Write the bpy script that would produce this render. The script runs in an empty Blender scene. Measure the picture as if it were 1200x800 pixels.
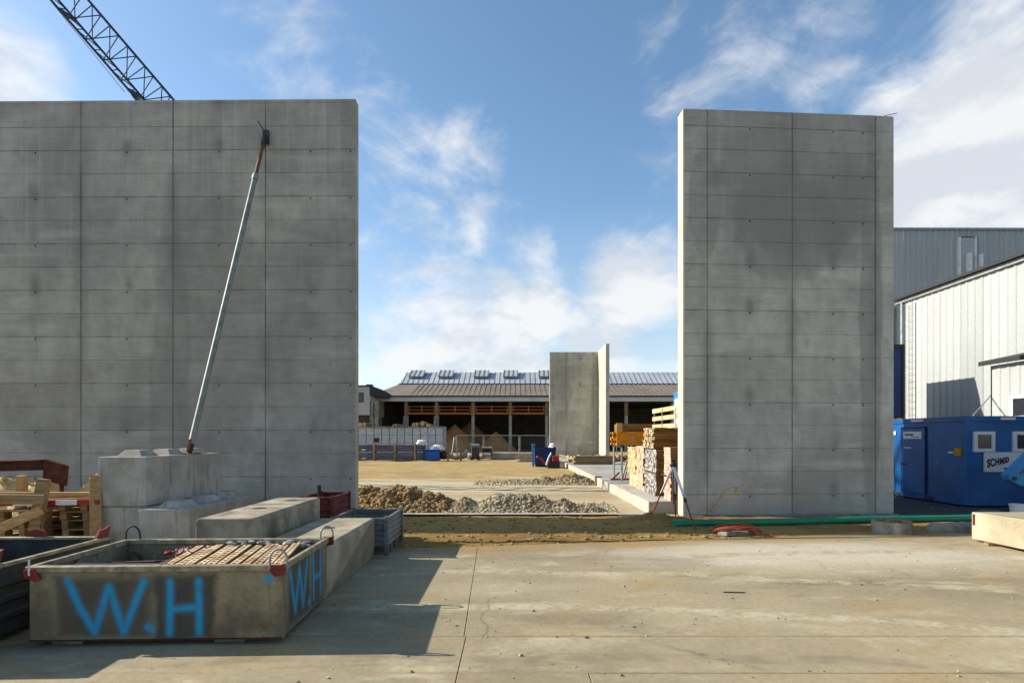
import bpy, bmesh, math, random
from mathutils import Vector, Matrix, noise as mnoise

random.seed(7)
R = math.radians
scn = bpy.context.scene
COL = scn.collection

# ------------------------------------------------------------------ camera, sky, sun, exposure
H_CAM, F_PX = 1.9, 640.0
cam_d = bpy.data.cameras.new('camera')
cam = bpy.data.objects.new('camera', cam_d); COL.objects.link(cam)
cam.location = (0, 0, H_CAM); cam.rotation_euler = (R(90), 0, 0)
cam_d.sensor_width = 36; cam_d.lens = 36 * F_PX / 1200; cam_d.shift_y = 113 / 1200
cam_d.clip_start = 0.1; cam_d.clip_end = 5000
scn.camera = cam

SUN_EL, SUN_AZ = R(28.5), R(8.5)
sun_dir = Vector((math.cos(SUN_AZ) * math.cos(SUN_EL), -math.sin(SUN_AZ) * math.cos(SUN_EL), -math.sin(SUN_EL)))
sl = bpy.data.lights.new('sun', 'SUN'); sl.energy = 4.6; sl.angle = R(0.5); sl.color = (1.0, 0.93, 0.82)
so = bpy.data.objects.new('sun', sl); COL.objects.link(so)
so.rotation_euler = sun_dir.to_track_quat('-Z', 'Y').to_euler()

scn.view_settings.view_transform = 'Standard'; scn.view_settings.look = 'None'
scn.view_settings.gamma = 1.0; scn.view_settings.use_curve_mapping = False
scn.view_settings.exposure = 0.88

world = bpy.data.worlds.new('World'); scn.world = world; world.use_nodes = True
def build_world():
    nt = world.node_tree; N = nt.nodes; L = nt.links
    N.clear()
    out = N.new('ShaderNodeOutputWorld'); bg = N.new('ShaderNodeBackground'); bg.inputs[1].default_value = 0.094
    sky = N.new('ShaderNodeTexSky'); sky.sky_type = 'NISHITA'; sky.sun_disc = False
    sky.sun_elevation = SUN_EL; sky.sun_rotation = R(-81.5)
    sky.air_density = 1.0; sky.dust_density = 0.7; sky.ozone_density = 2.2; sky.altitude = 200
    tc = N.new('ShaderNodeTexCoord')
    nrm = N.new('ShaderNodeVectorMath'); nrm.operation = 'NORMALIZE'; L.new(tc.outputs['Generated'], nrm.inputs[0])
    D = nrm.outputs[0]
    def m(op, a, b=None, c=None, clamp=False):
        n = N.new('ShaderNodeMath'); n.operation = op; n.use_clamp = clamp
        for i, v in enumerate((a, b, c)):
            if v is None: continue
            if isinstance(v, (int, float)): n.inputs[i].default_value = v
            else: L.new(v, n.inputs[i])
        return n.outputs[0]
    def noise(sc, det, rough, stretch, dist=0.0):
        mp = N.new('ShaderNodeMapping'); mp.inputs['Scale'].default_value = stretch; L.new(D, mp.inputs[0])
        n = N.new('ShaderNodeTexNoise'); n.inputs['Scale'].default_value = sc; n.inputs['Detail'].default_value = det
        n.inputs['Roughness'].default_value = rough; n.inputs['Distortion'].default_value = dist
        L.new(mp.outputs[0], n.inputs[0]); return n.outputs[0]
    def ramp(x, lo, hi):
        n = N.new('ShaderNodeMapRange'); n.interpolation_type = 'SMOOTHSTEP'
        n.inputs[1].default_value = lo; n.inputs[2].default_value = hi; L.new(x, n.inputs[0]); return n.outputs[0]
    n1 = noise(5.0, 9, 0.58, (1, 1, 1.7), 0.55)
    n2 = noise(11.0, 8, 0.62, (1, 1, 1.6), 0.5)
    blobs = [  # a cloud: where it stands in the sky (as seen from the yard), its size and weight
        (455, 330, 95, .66), (520, 300, 90, .60), (450, 185, 110, .50), (520, 225, 90, .50), (440, 120, 70, .40),
        (735, 350, 75, 1.0), (775, 305, 50, .7), (600, 385, 95, .95), (470, 395, 90, .9), (560, 425, 130, .95), (700, 410, 90, .85), (640, 300, 30, .45),
        (1150, 200, 150, 1.25), (1060, 140, 80, .85), (1165, 40, 70, .85), (890, 45, 130, .50), (830, 120, 110, .48), (960, 15, 90, .50), (950, 110, 90, .45),
        (1250, 330, 170, 1.1), (-5, 85, 75, .8), (-60, 110, 110, .85), (350, 70, 110, .40), (1350, 120, 200, 1.0), (-250, 240, 200, .8)]
    tot = None
    for px, py, rad, w in blobs:
        v = Vector(((px - 600) / F_PX, 1.0, (513 - py) / F_PX)); ln = v.length; v.normalize()
        ang = rad / F_PX / ln
        d = N.new('ShaderNodeVectorMath'); d.operation = 'DISTANCE'; L.new(D, d.inputs[0]); d.inputs[1].default_value = v
        mr = N.new('ShaderNodeMapRange'); mr.interpolation_type = 'SMOOTHSTEP'
        mr.inputs[1].default_value = ang * 1.7; mr.inputs[2].default_value = ang * 0.1
        mr.inputs[3].default_value = 0; mr.inputs[4].default_value = w
        L.new(d.outputs['Value'], mr.inputs[0])
        tot = mr.outputs[0] if tot is None else m('MAXIMUM', tot, mr.outputs[0])
    # clouds all around the sky (beyond the frame too), a little of them everywhere
    amb = m('MULTIPLY', ramp(noise(1.6, 3, .5, (1, 1, 2)), .52, .72), .55)
    behind = N.new('ShaderNodeSeparateXYZ'); L.new(D, behind.inputs[0])
    back = ramp(behind.outputs[1], 0.25, -0.3)
    tot = m('MAXIMUM', tot, m('MULTIPLY', amb, back))
    det = m('ADD', m('MULTIPLY', n1, .72), m('MULTIPLY', n2, .28))
    dens = m('ADD', m('MULTIPLY', tot, .62), m('SUBTRACT', m('ADD', m('MULTIPLY', m('SUBTRACT', det, .5), 1.35), .5), .76))
    cov = ramp(dens, -.08, .36)
    cov = m('MULTIPLY', cov, ramp(tot, 0.0, .18))
    low = ramp(behind.outputs[2], .42, .0)      # air whitens towards the horizon
    cov = m('MAXIMUM', cov, m('MULTIPLY', low, .66))
    # sunward side of each cloud bright, far side shaded
    sun_to = -sun_dir
    def noise_at(off):
        mv = N.new('ShaderNodeVectorMath'); mv.operation = 'ADD'; L.new(D, mv.inputs[0]); mv.inputs[1].default_value = off
        mp = N.new('ShaderNodeMapping'); mp.inputs['Scale'].default_value = (1, 1, 1.9); L.new(mv.outputs[0], mp.inputs[0])
        n = N.new('ShaderNodeTexNoise'); n.inputs['Scale'].default_value = 5.0; n.inputs['Detail'].default_value = 6; n.inputs['Roughness'].default_value = .55; n.inputs['Distortion'].default_value = .25
        L.new(mp.outputs[0], n.inputs[0]); return n.outputs[0]
    lit = m('SUBTRACT', noise_at((0, 0, 0)), noise_at(tuple(sun_to * .035 + Vector((0, 0, .03)))))
    shade = ramp(m('ADD', lit, m('MULTIPLY', m('SUBTRACT', n2, .5), .10)), -.09, .09)
    cc = N.new('ShaderNodeMix'); cc.data_type = 'RGBA'
    L.new(shade, cc.inputs['Factor']); cc.inputs['A'].default_value = (4.3, 4.5, 4.8, 1); cc.inputs['B'].default_value = (5.5, 5.55, 5.6, 1)
    hs = N.new('ShaderNodeHueSaturation'); hs.inputs['Hue'].default_value = .493; hs.inputs['Saturation'].default_value = 1.04; hs.inputs['Value'].default_value = 1.2
    L.new(sky.outputs[0], hs.inputs['Color'])
    mx = N.new('ShaderNodeMix'); mx.data_type = 'RGBA'
    L.new(m('MULTIPLY', cov, .93), mx.inputs['Factor']); L.new(hs.outputs[0], mx.inputs['A']); L.new(cc.outputs['Result'], mx.inputs['B'])
    L.new(mx.outputs['Result'], bg.inputs[0]); L.new(bg.outputs[0], out.inputs[0])
build_world()

# ------------------------------------------------------------------ helpers
def W(px, py, Y):
    return Vector(((px - 600) / F_PX * Y, Y, H_CAM - (py - 513) / F_PX * Y))

def S(r, g, b):
    f = lambda c: (c / 255 / 12.92) if c / 255 <= 0.04045 else ((c / 255 + 0.055) / 1.055) ** 2.4
    return (f(r), f(g), f(b), 1.0)

class NT:
    """small node helper"""
    def __init__(s, name):
        s.m = bpy.data.materials.new(name); s.m.use_nodes = True
        s.t = s.m.node_tree; s.N = s.t.nodes; s.L = s.t.links
        s.b = s.N['Principled BSDF']; s.tc = s.N.new('ShaderNodeTexCoord'); s.co = s.tc.outputs['Object']
    def put(s, sock, v):
        if isinstance(v, (int, float)): sock.default_value = v
        elif isinstance(v, (tuple, list, Vector)): sock.default_value = v
        else: s.L.new(v, sock)
    def math(s, op, a, b=None, c=None, clamp=False):
        n = s.N.new('ShaderNodeMath'); n.operation = op; n.use_clamp = clamp
        for i, v in enumerate((a, b, c)):
            if v is not None: s.put(n.inputs[i], v)
        return n.outputs[0]
    def vm(s, op, a, b=None, out=0):
        n = s.N.new('ShaderNodeVectorMath'); n.operation = op
        s.put(n.inputs[0], a)
        if b is not None: s.put(n.inputs[3] if op == 'SCALE' else n.inputs[1], b)
        return n.outputs['Value'] if out else n.outputs[0]
    def noise(s, scale, detail=5, rough=.55, stretch=None, dist=0, co=None):
        c = co or s.co
        if stretch:
            mp = s.N.new('ShaderNodeMapping'); mp.inputs['Scale'].default_value = stretch; s.L.new(c, mp.inputs[0]); c = mp.outputs[0]
        n = s.N.new('ShaderNodeTexNoise'); n.inputs['Scale'].default_value = scale; n.inputs['Detail'].default_value = detail
        n.inputs['Roughness'].default_value = rough; n.inputs['Distortion'].default_value = dist
        s.L.new(c, n.inputs[0]); return n.outputs[0]
    def ramp(s, x, lo, hi, a=0., b=1.):
        n = s.N.new('ShaderNodeMapRange'); n.interpolation_type = 'SMOOTHSTEP'
        n.inputs[1].default_value = lo; n.inputs[2].default_value = hi; n.inputs[3].default_value = a; n.inputs[4].default_value = b
        s.put(n.inputs[0], x); return n.outputs[0]
    def mix(s, f, a, b, mode='MIX'):
        n = s.N.new('ShaderNodeMix'); n.data_type = 'RGBA'; n.blend_type = mode
        s.put(n.inputs['Factor'], f); s.put(n.inputs['A'], a); s.put(n.inputs['B'], b); return n.outputs['Result']
    def xyz(s, co=None):
        n = s.N.new('ShaderNodeSeparateXYZ'); s.L.new(co or s.co, n.inputs[0]); return n.outputs
    def val(s, v):
        """multiply-colour from a grey value"""
        n = s.N.new('ShaderNodeCombineXYZ')
        for i in range(3): s.put(n.inputs[i], v)
        return n.outputs[0]
    def random_shift(s):
        oi = s.N.new('ShaderNodeObjectInfo'); s.rand = oi.outputs['Random']
        s.co = s.vm('ADD', s.co, s.val(s.math('MULTIPLY', s.rand, 37.0)))
    def bump(s, h, strength, dist=.01):
        n = s.N.new('ShaderNodeBump'); n.inputs['Strength'].default_value = strength; n.inputs['Distance'].default_value = dist
        s.put(n.inputs['Height'], h); s.L.new(n.outputs[0], s.b.inputs['Normal'])
    def finish(s, col, rough=.85, metal=0.0, spec=.3):
        s.put(s.b.inputs['Base Color'], col); s.put(s.b.inputs['Roughness'], rough)
        s.put(s.b.inputs['Metallic'], metal); s.b.inputs['Specular IOR Level'].default_value = spec
        return s.m

def mat(name, col, col2=None, scale=3, rough=.85, bump=.2, metal=0.0, rnd=0.0, stretch=None, fine=40, spec=.3, rust=0.0, rustcol=None, bd=.006):
    n = NT(name)
    if rnd: n.random_shift()
    if col2 is None: col2 = tuple(c * .72 for c in col[:3]) + (1,)
    a = n.noise(scale, 7, .6, stretch)
    c = n.mix(n.ramp(a, .32, .68), col, col2)
    f = n.noise(fine, 4, .6, stretch)
    c = n.mix(.35, c, n.val(n.ramp(f, .25, .75, .55, 1.3)), 'MULTIPLY')
    if rnd: c = n.mix(1.0, c, n.val(n.math('ADD', n.math('MULTIPLY', n.rand, rnd), 1 - rnd / 2)), 'MULTIPLY')
    if rust:
        r = n.noise(scale * 1.7, 8, .65, None, .4)
        c = n.mix(n.ramp(r, .62 - rust * .3, .75 - rust * .25), c, rustcol or (.12, .045, .02, 1))
    n.bump(f, bump, bd)
    return n.finish(c, rough, metal, spec)

class MB:
    def __init__(s): s.v = []; s.f = []
    def add(s, vs, fs):
        o = len(s.v); s.v += [Vector(v) for v in vs]; s.f += [tuple(i + o for i in f) for f in fs]; return s
    def box(s, x0, y0, z0, x1, y1, z1, M=None):
        if x0 > x1: x0, x1 = x1, x0
        if y0 > y1: y0, y1 = y1, y0
        if z0 > z1: z0, z1 = z1, z0
        vs = [Vector(p) for p in ((x0,y0,z0),(x1,y0,z0),(x1,y1,z0),(x0,y1,z0),(x0,y0,z1),(x1,y0,z1),(x1,y1,z1),(x0,y1,z1))]
        if M is not None: vs = [M @ v for v in vs]
        return s.add(vs, [(0,3,2,1),(4,5,6,7),(0,1,5,4),(1,2,6,5),(2,3,7,6),(3,0,4,7)])
    def bar(s, p, q, w, h, up=(0, 0, 1)):
        """rectangular bar from p to q: w across, h along the up direction"""
        p, q = Vector(p), Vector(q); d = (q - p).normalized(); u = Vector(up)
        if abs(d.dot(u)) > .98: u = Vector((0, 1, 0))
        a = d.cross(u).normalized() * w / 2; b = a.cross(d).normalized() * h / 2
        vs = [p - a - b, p + a - b, p + a + b, p - a + b, q - a - b, q + a - b, q + a + b, q - a + b]
        return s.add(vs, [(0,1,2,3),(7,6,5,4),(0,4,5,1),(1,5,6,2),(2,6,7,3),(3,7,4,0)])
    def tube(s, p, q, r, n=8, r2=None, cap=True):
        p, q = Vector(p), Vector(q); d = (q - p).normalized()
        u = Vector((0, 0, 1)) if abs(d.z) < .95 else Vector((1, 0, 0))
        a = d.cross(u).normalized(); b = d.cross(a); r2 = r if r2 is None else r2
        vs = []
        for i in range(n):
            t = 2 * math.pi * i / n; e = a * math.cos(t) + b * math.sin(t)
            vs += [p + e * r, q + e * r2]
        fs = [(2*i, 2*((i+1) % n), 2*((i+1) % n)+1, 2*i+1) for i in range(n)]
        if cap: fs += [tuple(2*i for i in range(n))[::-1], tuple(2*i+1 for i in range(n))]
        return s.add(vs, fs)
    def path(s, pts, r, n=8):
        pts = [Vector(p) for p in pts]; rings = []
        prev = None
        for i, p in enumerate(pts):
            d = (pts[min(i+1, len(pts)-1)] - pts[max(i-1, 0)]).normalized()
            if prev is None:
                u = Vector((0, 0, 1)) if abs(d.z) < .9 else Vector((1, 0, 0)); a = d.cross(u).normalized()
            else: a = (prev - d * prev.dot(d)).normalized()
            prev = a; b = d.cross(a)
            rings.append([p + (a * math.cos(2*math.pi*k/n) + b * math.sin(2*math.pi*k/n)) * r for k in range(n)])
        vs = [v for ring in rings for v in ring]; fs = []
        for i in range(len(pts) - 1):
            for k in range(n):
                k2 = (k + 1) % n
                fs.append((i*n+k, i*n+k2, (i+1)*n+k2, (i+1)*n+k))
        fs += [tuple(range(n))[::-1], tuple((len(pts)-1)*n + k for k in range(n))]
        return s.add(vs, fs)
    def prism(s, poly, h0, h1, axis='z'):
        """polygon of 2-D points extruded along an axis"""
        def P(a, b, h): return {'z': (a, b, h), 'y': (a, h, b), 'x': (h, a, b)}[axis]
        n = len(poly); vs = [P(a, b, h0) for a, b in poly] + [P(a, b, h1) for a, b in poly]
        fs = [tuple(range(n))[::-1], tuple(range(n, 2*n))] + [(i, (i+1) % n, n+(i+1) % n, n+i) for i in range(n)]
        return s.add(vs, fs)
    def frustum(s, x, y, z, a, b, a2, b2, h):
        vs = [(x-a/2,y-b/2,z),(x+a/2,y-b/2,z),(x+a/2,y+b/2,z),(x-a/2,y+b/2,z),(x-a2/2,y-b2/2,z+h),(x+a2/2,y-b2/2,z+h),(x+a2/2,y+b2/2,z+h),(x-a2/2,y+b2/2,z+h)]
        return s.add(vs, [(0,3,2,1),(4,5,6,7),(0,1,5,4),(1,2,6,5),(2,3,7,6),(3,0,4,7)])
    def ico(s, c, r, sq=(1, 1, 1), jit=.25):
        t = (1 + 5 ** .5) / 2; k = r / (1 + t * t) ** .5
        P = [(-1,t,0),(1,t,0),(-1,-t,0),(1,-t,0),(0,-1,t),(0,1,t),(0,-1,-t),(0,1,-t),(t,0,-1),(t,0,1),(-t,0,-1),(-t,0,1)]
        Fs = [(0,11,5),(0,5,1),(0,1,7),(0,7,10),(0,10,11),(1,5,9),(5,11,4),(11,10,2),(10,7,6),(7,1,8),(3,9,4),(3,4,2),(3,2,6),(3,6,8),(3,8,9),(4,9,5),(2,4,11),(6,2,10),(8,6,7),(9,8,1)]
        Rm = Matrix.Rotation(random.uniform(0, 6.3), 3, 'Z') @ Matrix.Rotation(random.uniform(0, 6.3), 3, 'X')
        vs = []
        for p in P:
            q = Rm @ (Vector(p) * k * random.uniform(1 - jit, 1 + jit)); vs.append(Vector(c) + Vector((q.x*sq[0], q.y*sq[1], q.z*sq[2])))
        return s.add(vs, Fs)
    def mesh(s, name, bevel=0, smooth=False, seg=1):
        me = bpy.data.meshes.new(name); me.from_pydata([tuple(v) for v in s.v], [], s.f)
        bm = bmesh.new(); bm.from_mesh(me); bmesh.ops.recalc_face_normals(bm, faces=bm.faces)
        if bevel: bmesh.ops.bevel(bm, geom=list(bm.edges), offset=bevel, segments=seg, affect='EDGES', profile=.5)
        bm.to_mesh(me); bm.free()
        if smooth:
            me.polygons.foreach_set('use_smooth', [True] * len(me.polygons)); me.set_sharp_from_angle(angle=R(40))
        me.update(); return me
    def build(s, name, m, parent=None, world=False, bevel=0, smooth=False, kind=None, seg=1):
        if parent is not None and world:
            T = (Matrix.Translation(parent.location) @ Matrix.Rotation(parent.rotation_euler.z, 4, 'Z')).inverted()
            s.v = [T @ v for v in s.v]
        me = s.mesh(name, bevel, smooth, seg); return link(name, me, m, parent, kind)

def link(name, me, m, parent=None, kind=None, loc=None, rot=None):
    if not me.materials: me.materials.append(m)
    o = bpy.data.objects.new(name, me); COL.objects.link(o)
    if parent is not None: o.parent = parent
    if kind: o['kind'] = kind
    if loc is not None: o.location = loc
    if rot is not None: o.rotation_euler = rot
    return o

def thing(name, label, cat, loc=(0, 0, 0), rz=0, group=None):
    o = bpy.data.objects.new(name, None); COL.objects.link(o); o.empty_display_size = .2
    o.location = loc; o.rotation_euler = (0, 0, rz)
    return tag(o, label, cat, group)

def tag(o, label, cat, group=None):
    o['label'] = label; o['category'] = cat
    if group: o['group'] = group
    return o

def struct(o): o['kind'] = 'structure'; return o

# ------------------------------------------------------------------ materials
def concrete_wall_mat(name, seam0, period, zc, stains, step=.572, base=S(190, 182, 167), streaks=True):
    n = NT(name); x, y, z = n.xyz(); rnd = n.N.new('ShaderNodeObjectInfo').outputs['Random']
    a = n.noise(.5, 6, .62, (1, 1, .7)); b = n.noise(2.2, 8, .65, (1, 1, .8)); f = n.noise(60, 3, .6)
    c = n.mix(n.ramp(a, .3, .7), base, tuple(v * .62 for v in base[:3]) + (1,))
    c = n.mix(n.ramp(b, .42, .72, 0, .65), c, tuple(v * .58 for v in base[:3]) + (1,))
    # board grain: faint horizontal lines and speckle
    hl = n.noise(3.0, 5, .7, (.5, .5, 9)); c = n.mix(.5, c, n.val(n.ramp(hl, .3, .75, .80, 1.12)), 'MULTIPLY')
    c = n.mix(.5, c, n.val(n.ramp(f, .2, .8, .8, 1.15)), 'MULTIPLY')
    c = n.mix(1.0, c, n.val(n.ramp(rnd, 0, 1, .95, 1.05)), 'MULTIPLY')      # each pour lift cured a little differently
    pl = n.noise(.8, 4, .6, (.35, 1, 2.6)); c = n.mix(n.ramp(pl, .52, .66, 0, .35), c, tuple(min(1, v * 1.18) for v in base[:3]) + (1,))
    # bleached and dark runs of water from the top
    vs = n.noise(1.0, 5, .7, (7, 7, .10)); top = n.ramp(n.math('ADD', z, n.math('MULTIPLY', a, 5.0)), 7.5, 12.5)
    c = n.mix(n.math('MULTIPLY', n.ramp(vs, .52, .70, 0, .55), top), c, tuple(min(1, v * 1.12) for v in base[:3]) + (1,))
    c = n.mix(n.math('MULTIPLY', n.ramp(vs, .48, .30, 0, .45), top), c, tuple(v * .55 for v in base[:3]) + (1,))
    run = n.noise(1.0, 6, .7, (4.5, 4.5, .35), .2); c = n.mix(n.ramp(run, .58, .72, 0, .4), c, tuple(v * .52 for v in base[:3]) + (1,))
    # dirt that gathered along the vertical joints
    d = n.math('PINGPONG', n.math('ADD', n.math('SUBTRACT', x, seam0), period * 40), period / 2)
    js = n.math('MULTIPLY', n.ramp(n.math('ADD', d, n.math('MULTIPLY', b, .12)), .34, .03, 0, .7), n.ramp(n.noise(1.0, 5, .6, (1, 1, .6)), .40, .60))
    c = n.mix(js, c, tuple(v * .42 for v in base[:3]) + (1,))
    # thin crisp dark line in the joint mouth
    c = n.mix(n.math('MULTIPLY', n.ramp(d, .03, .008, 0, .8), n.ramp(n.noise(1.1, 5, .6, (1, 1, .7)), .36, .6, .25, 1)), c, tuple(v * .30 for v in base[:3]) + (1,))
    dz = n.math('PINGPONG', n.math('ADD', n.math('SUBTRACT', z, zc), 80 * step), step)
    c = n.mix(n.math('MULTIPLY', n.ramp(dz, .022, .006), n.ramp(b, .36, .66, .05, .55)), c, tuple(v * .33 for v in base[:3]) + (1,))
    # smudges round the tie holes (columns between the joints)
    dx = n.math('SUBTRACT', period / 2, d)
    zz = n.math('ADD', n.math('SUBTRACT', z, zc), -.12)
    dz2 = n.math('PINGPONG', n.math('ADD', zz, 80 * step), step)
    r = n.math('SQRT', n.math('ADD', n.math('MULTIPLY', n.math('MULTIPLY', dx, dx), 4.0), n.math('MULTIPLY', dz2, dz2)))
    sm = n.math('MULTIPLY', n.ramp(n.math('ADD', r, n.math('MULTIPLY', b, .28)), .62, .10, 0, .85), n.ramp(n.noise(.42, 4, .6), .47, .60))
    c = n.mix(sm, c, tuple(v * .38 for v in base[:3]) + (1,))
    # damp patches with a shape of their own
    wob = n.math('MULTIPLY', n.math('SUBTRACT', n.noise(.9, 5, .6), .5), .9)
    for cx, cz, rx, rz, s in stains:
        ex = n.math('DIVIDE', n.math('SUBTRACT', x, cx), rx); ez = n.math('DIVIDE', n.math('SUBTRACT', z, cz), rz)
        e = n.math('ADD', n.math('SQRT', n.math('ADD', n.math('MULTIPLY', ex, ex), n.math('MULTIPLY', ez, ez))), wob)
        c = n.mix(n.ramp(e, 1.08, .86, 0, s), c, tuple(v * .40 for v in base[:3]) + (1,))
    # uneven darkening towards the foot
    c = n.mix(n.ramp(n.math('ADD', z, n.math('MULTIPLY', b, .9)), 1.15, .45, 0, .38), c, tuple(v * .45 for v in base[:3]) + (1,))
    n.bump(n.math('ADD', f, n.math('MULTIPLY', hl, 2.0)), .18, .006)
    return n.finish(c, .82, 0, .25)

m_wall_l = concrete_wall_mat('formwork concrete long wall', -2.21, 2.28, 4.384, [(-3.5, 4.6, 1.3, 3.6, .34), (-1.1, 3.6, 1.3, 4.0, .22), (-4.55, 3.0, .5, 4.6, .34), (-7.2, 2.6, 2.2, .9, .16), (-.25, 5, .25, 6, .2)])
m_wall_r = concrete_wall_mat('formwork concrete short wall', .59, 2.14, 2.77, [(2.75, 8.9, 2.05, 2.6, .46), (2.6, 7.1, 1.35, 1.5, .46), (.55, 7.6, .42, 1.3, .4), (2.6, 8.0, 1.9, 2.2, .18), (4.75, 4.5, .30, 4.8, .5), (4.0, 7.5, .8, 1.2, .3), (2.2, 3.4, 1.0, 1.2, .12)], step=.562, base=S(198, 190, 175))
m_wall_far = concrete_wall_mat('formwork concrete far wall', 1.5, 2.35, 2.77, [(1.0, 6, .9, 3, .3)], step=.572, base=S(190, 185, 168))
m_hole = mat('tie hole shadow', (.045, .043, .04, 1), scale=20)
m_conc = mat('cast concrete', S(158, 158, 152), S(128, 127, 120), 2.2, .85, .3, fine=55)
m_conc2 = mat('weathered concrete', S(150, 146, 132), S(104, 100, 90), 2.6, .9, .35, fine=45)
m_conc_stain = None
def block_mat():
    n = NT('grey ballast concrete'); n.random_shift()
    b = n.noise(2.2, 7, .6); v = n.noise(1.6, 6, .65, (5, 5, .5)); f = n.noise(50, 4, .6)
    c = n.mix(n.ramp(b, .3, .7), S(176, 170, 158), S(146, 140, 128))
    c = n.mix(n.ramp(v, .54, .66, 0, .7), c, S(132, 112, 70)); c = n.mix(n.ramp(v, .42, .3, 0, .6), c, S(92, 90, 82))
    c = n.mix(.4, c, n.val(n.ramp(f, .25, .75, .75, 1.2)), 'MULTIPLY'); n.bump(f, .25, .005)
    return n.finish(c, .85, 0, .25)
m_block = block_mat()
m_beam_c = mat('weather-worn pale beam', S(178, 168, 142), S(150, 139, 114), 1.2, .88, .3, fine=40)
m_conc_new = mat('fresh pale concrete', S(180, 173, 156), S(152, 145, 127), 1.5, .85, .25, fine=50)
m_slab_raised = mat('floor concrete', S(168, 165, 155), S(142, 138, 124), .5, .85, .2, fine=30)

def yard_mat():
    n = NT('dusty yard concrete'); x, y, z = n.xyz()
    big = n.noise(.22, 6, .6, (1, 1.5, 1), .3); mid = n.noise(1.1, 8, .65, (.6, 1.4, 1), .4); f = n.noise(90, 3, .6); g = n.noise(14, 6, .7)
    c = n.mix(n.ramp(big, .35, .68), S(160, 146, 116), S(131, 119, 94))
    c = n.mix(n.ramp(mid, .48, .70, 0, .7), c, S(184, 172, 144))
    c = n.mix(n.ramp(n.noise(.5, 7, .7, (.35, 1.6, 1), .6), .52, .68, 0, .75), c, S(104, 95, 79))
    c = n.mix(n.ramp(n.noise(.8, 6, .6, (.5, 1, 1), 1.), .53, .66, 0, .6), c, S(156, 132, 90))   # trodden-in loam
    # pale cement dust swept on the right of the yard
    e = n.math('SQRT', n.math('ADD', n.math('POWER', n.math('DIVIDE', n.math('SUBTRACT', x, 5.2), 4.2), 2), n.math('POWER', n.math('DIVIDE', n.math('SUBTRACT', y, 9.0), 1.5), 2)))
    c = n.mix(n.ramp(n.math('ADD', e, n.math('MULTIPLY', n.math('SUBTRACT', mid, .5), 1.8)), 1.1, .3, 0, .7), c, S(196, 186, 164))
    ed = n.math('SUBTRACT', n.math('ADD', n.math('MULTIPLY', x, .15), 9.70), y)
    c = n.mix(n.ramp(n.math('ADD', ed, n.math('MULTIPLY', n.math('SUBTRACT', mid, .5), 2.6)), .8, -.05, 0, .85), c, S(148, 122, 78))
    jd = n.math('MINIMUM', n.math('ABSOLUTE', n.math('SUBTRACT', y, 5.24)), n.math('ABSOLUTE', n.math('SUBTRACT', y, 4.42)))
    c = n.mix(n.math('MULTIPLY', n.ramp(jd, .05, .0, 0, .4), n.ramp(mid, .4, .6)), c, S(140, 112, 68))
    # packed wheel tracks curving across the yard, and hairline cracks
    wv = n.math('ADD', n.math('MULTIPLY', n.math('SUBTRACT', n.noise(.35, 3, .5), .5), 1.0), n.math('MULTIPLY', n.math('MULTIPLY', x, x), .028))
    for off, wd, colr, st in ((6.1, .16, S(188, 176, 148), .55), (7.75, .16, S(188, 176, 148), .5), (4.75, .13, S(112, 102, 84), .5), (8.6, .2, S(112, 102, 84), .4)):
        tt = n.math('ABSOLUTE', n.math('SUBTRACT', n.math('ADD', y, n.math('MULTIPLY', wv, 1 if off != 8.6 else -.6)), off))
        c = n.mix(n.math('MULTIPLY', n.ramp(tt, wd, wd * .4, 0, st), n.ramp(n.noise(3.5, 6, .7), .38, .62)), c, colr)
    vo = n.N.new('ShaderNodeTexVoronoi'); vo.feature = 'DISTANCE_TO_EDGE'; vo.inputs['Scale'].default_value = .42
    n.L.new(n.vm('ADD', n.co, n.vm('SCALE', n.val(n.noise(1.6, 6, .65)), .9)), vo.inputs['Vector'])
    c = n.mix(n.math('MULTIPLY', n.ramp(vo.outputs['Distance'], .006, .001, 0, .4), n.ramp(n.noise(.3, 2, .5), .50, .56)), c, S(84, 74, 58))
    # tyre scrub
    t = n.math('ABSOLUTE', n.math('SUBTRACT', n.math('ADD', y, n.math('MULTIPLY', x, .75)), 6.05))
    tm = n.math('MULTIPLY', n.ramp(t, .10, .0, 0, .55), n.math('MULTIPLY', n.ramp(x, 1.2, 1.5), n.ramp(x, 2.2, 1.9)))
    c = n.mix(n.math('MULTIPLY', tm, n.ramp(g, .4, .6)), c, S(70, 66, 60))
    c = n.mix(.55, c, n.val(n.ramp(g, .25, .75, .74, 1.18)), 'MULTIPLY')
    c = n.mix(.5, c, n.val(n.ramp(f, .25, .75, .70, 1.26)), 'MULTIPLY')
    # small oil spots
    o = n.noise(2.6, 3, .5); c = n.mix(n.ramp(o, .72, .76, 0, .5), c, S(84, 76, 62))
    n.bump(n.math('ADD', n.math('MULTIPLY', g, 2), f), .35, .006)
    return n.finish(c, .9, 0, .2)
m_yard = yard_mat()
def soil_mat(name, c1, c2, c3, sc=1.0):
    n = NT(name); a = n.noise(.35 * sc, 7, .65, (.5, 1.3, 1), .4); b = n.noise(2.5 * sc, 8, .7); f = n.noise(28, 5, .7)
    c = n.mix(n.ramp(a, .38, .62), c1, c2); c = n.mix(n.ramp(b, .52, .70, 0, .7), c, c3)
    c = n.mix(.6, c, n.val(n.ramp(f, .25, .75, .65, 1.3)), 'MULTIPLY'); n.bump(n.math('ADD', f, n.math('MULTIPLY', b, 3)), .7, .02)
    return n.finish(c, .95, 0, .1)
m_earth = soil_mat('trodden earth', S(150, 120, 66), S(124, 97, 54), S(176, 152, 100))
m_loose = soil_mat('loose earth', S(142, 112, 66), S(116, 88, 50), S(158, 134, 92), 2)
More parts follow.
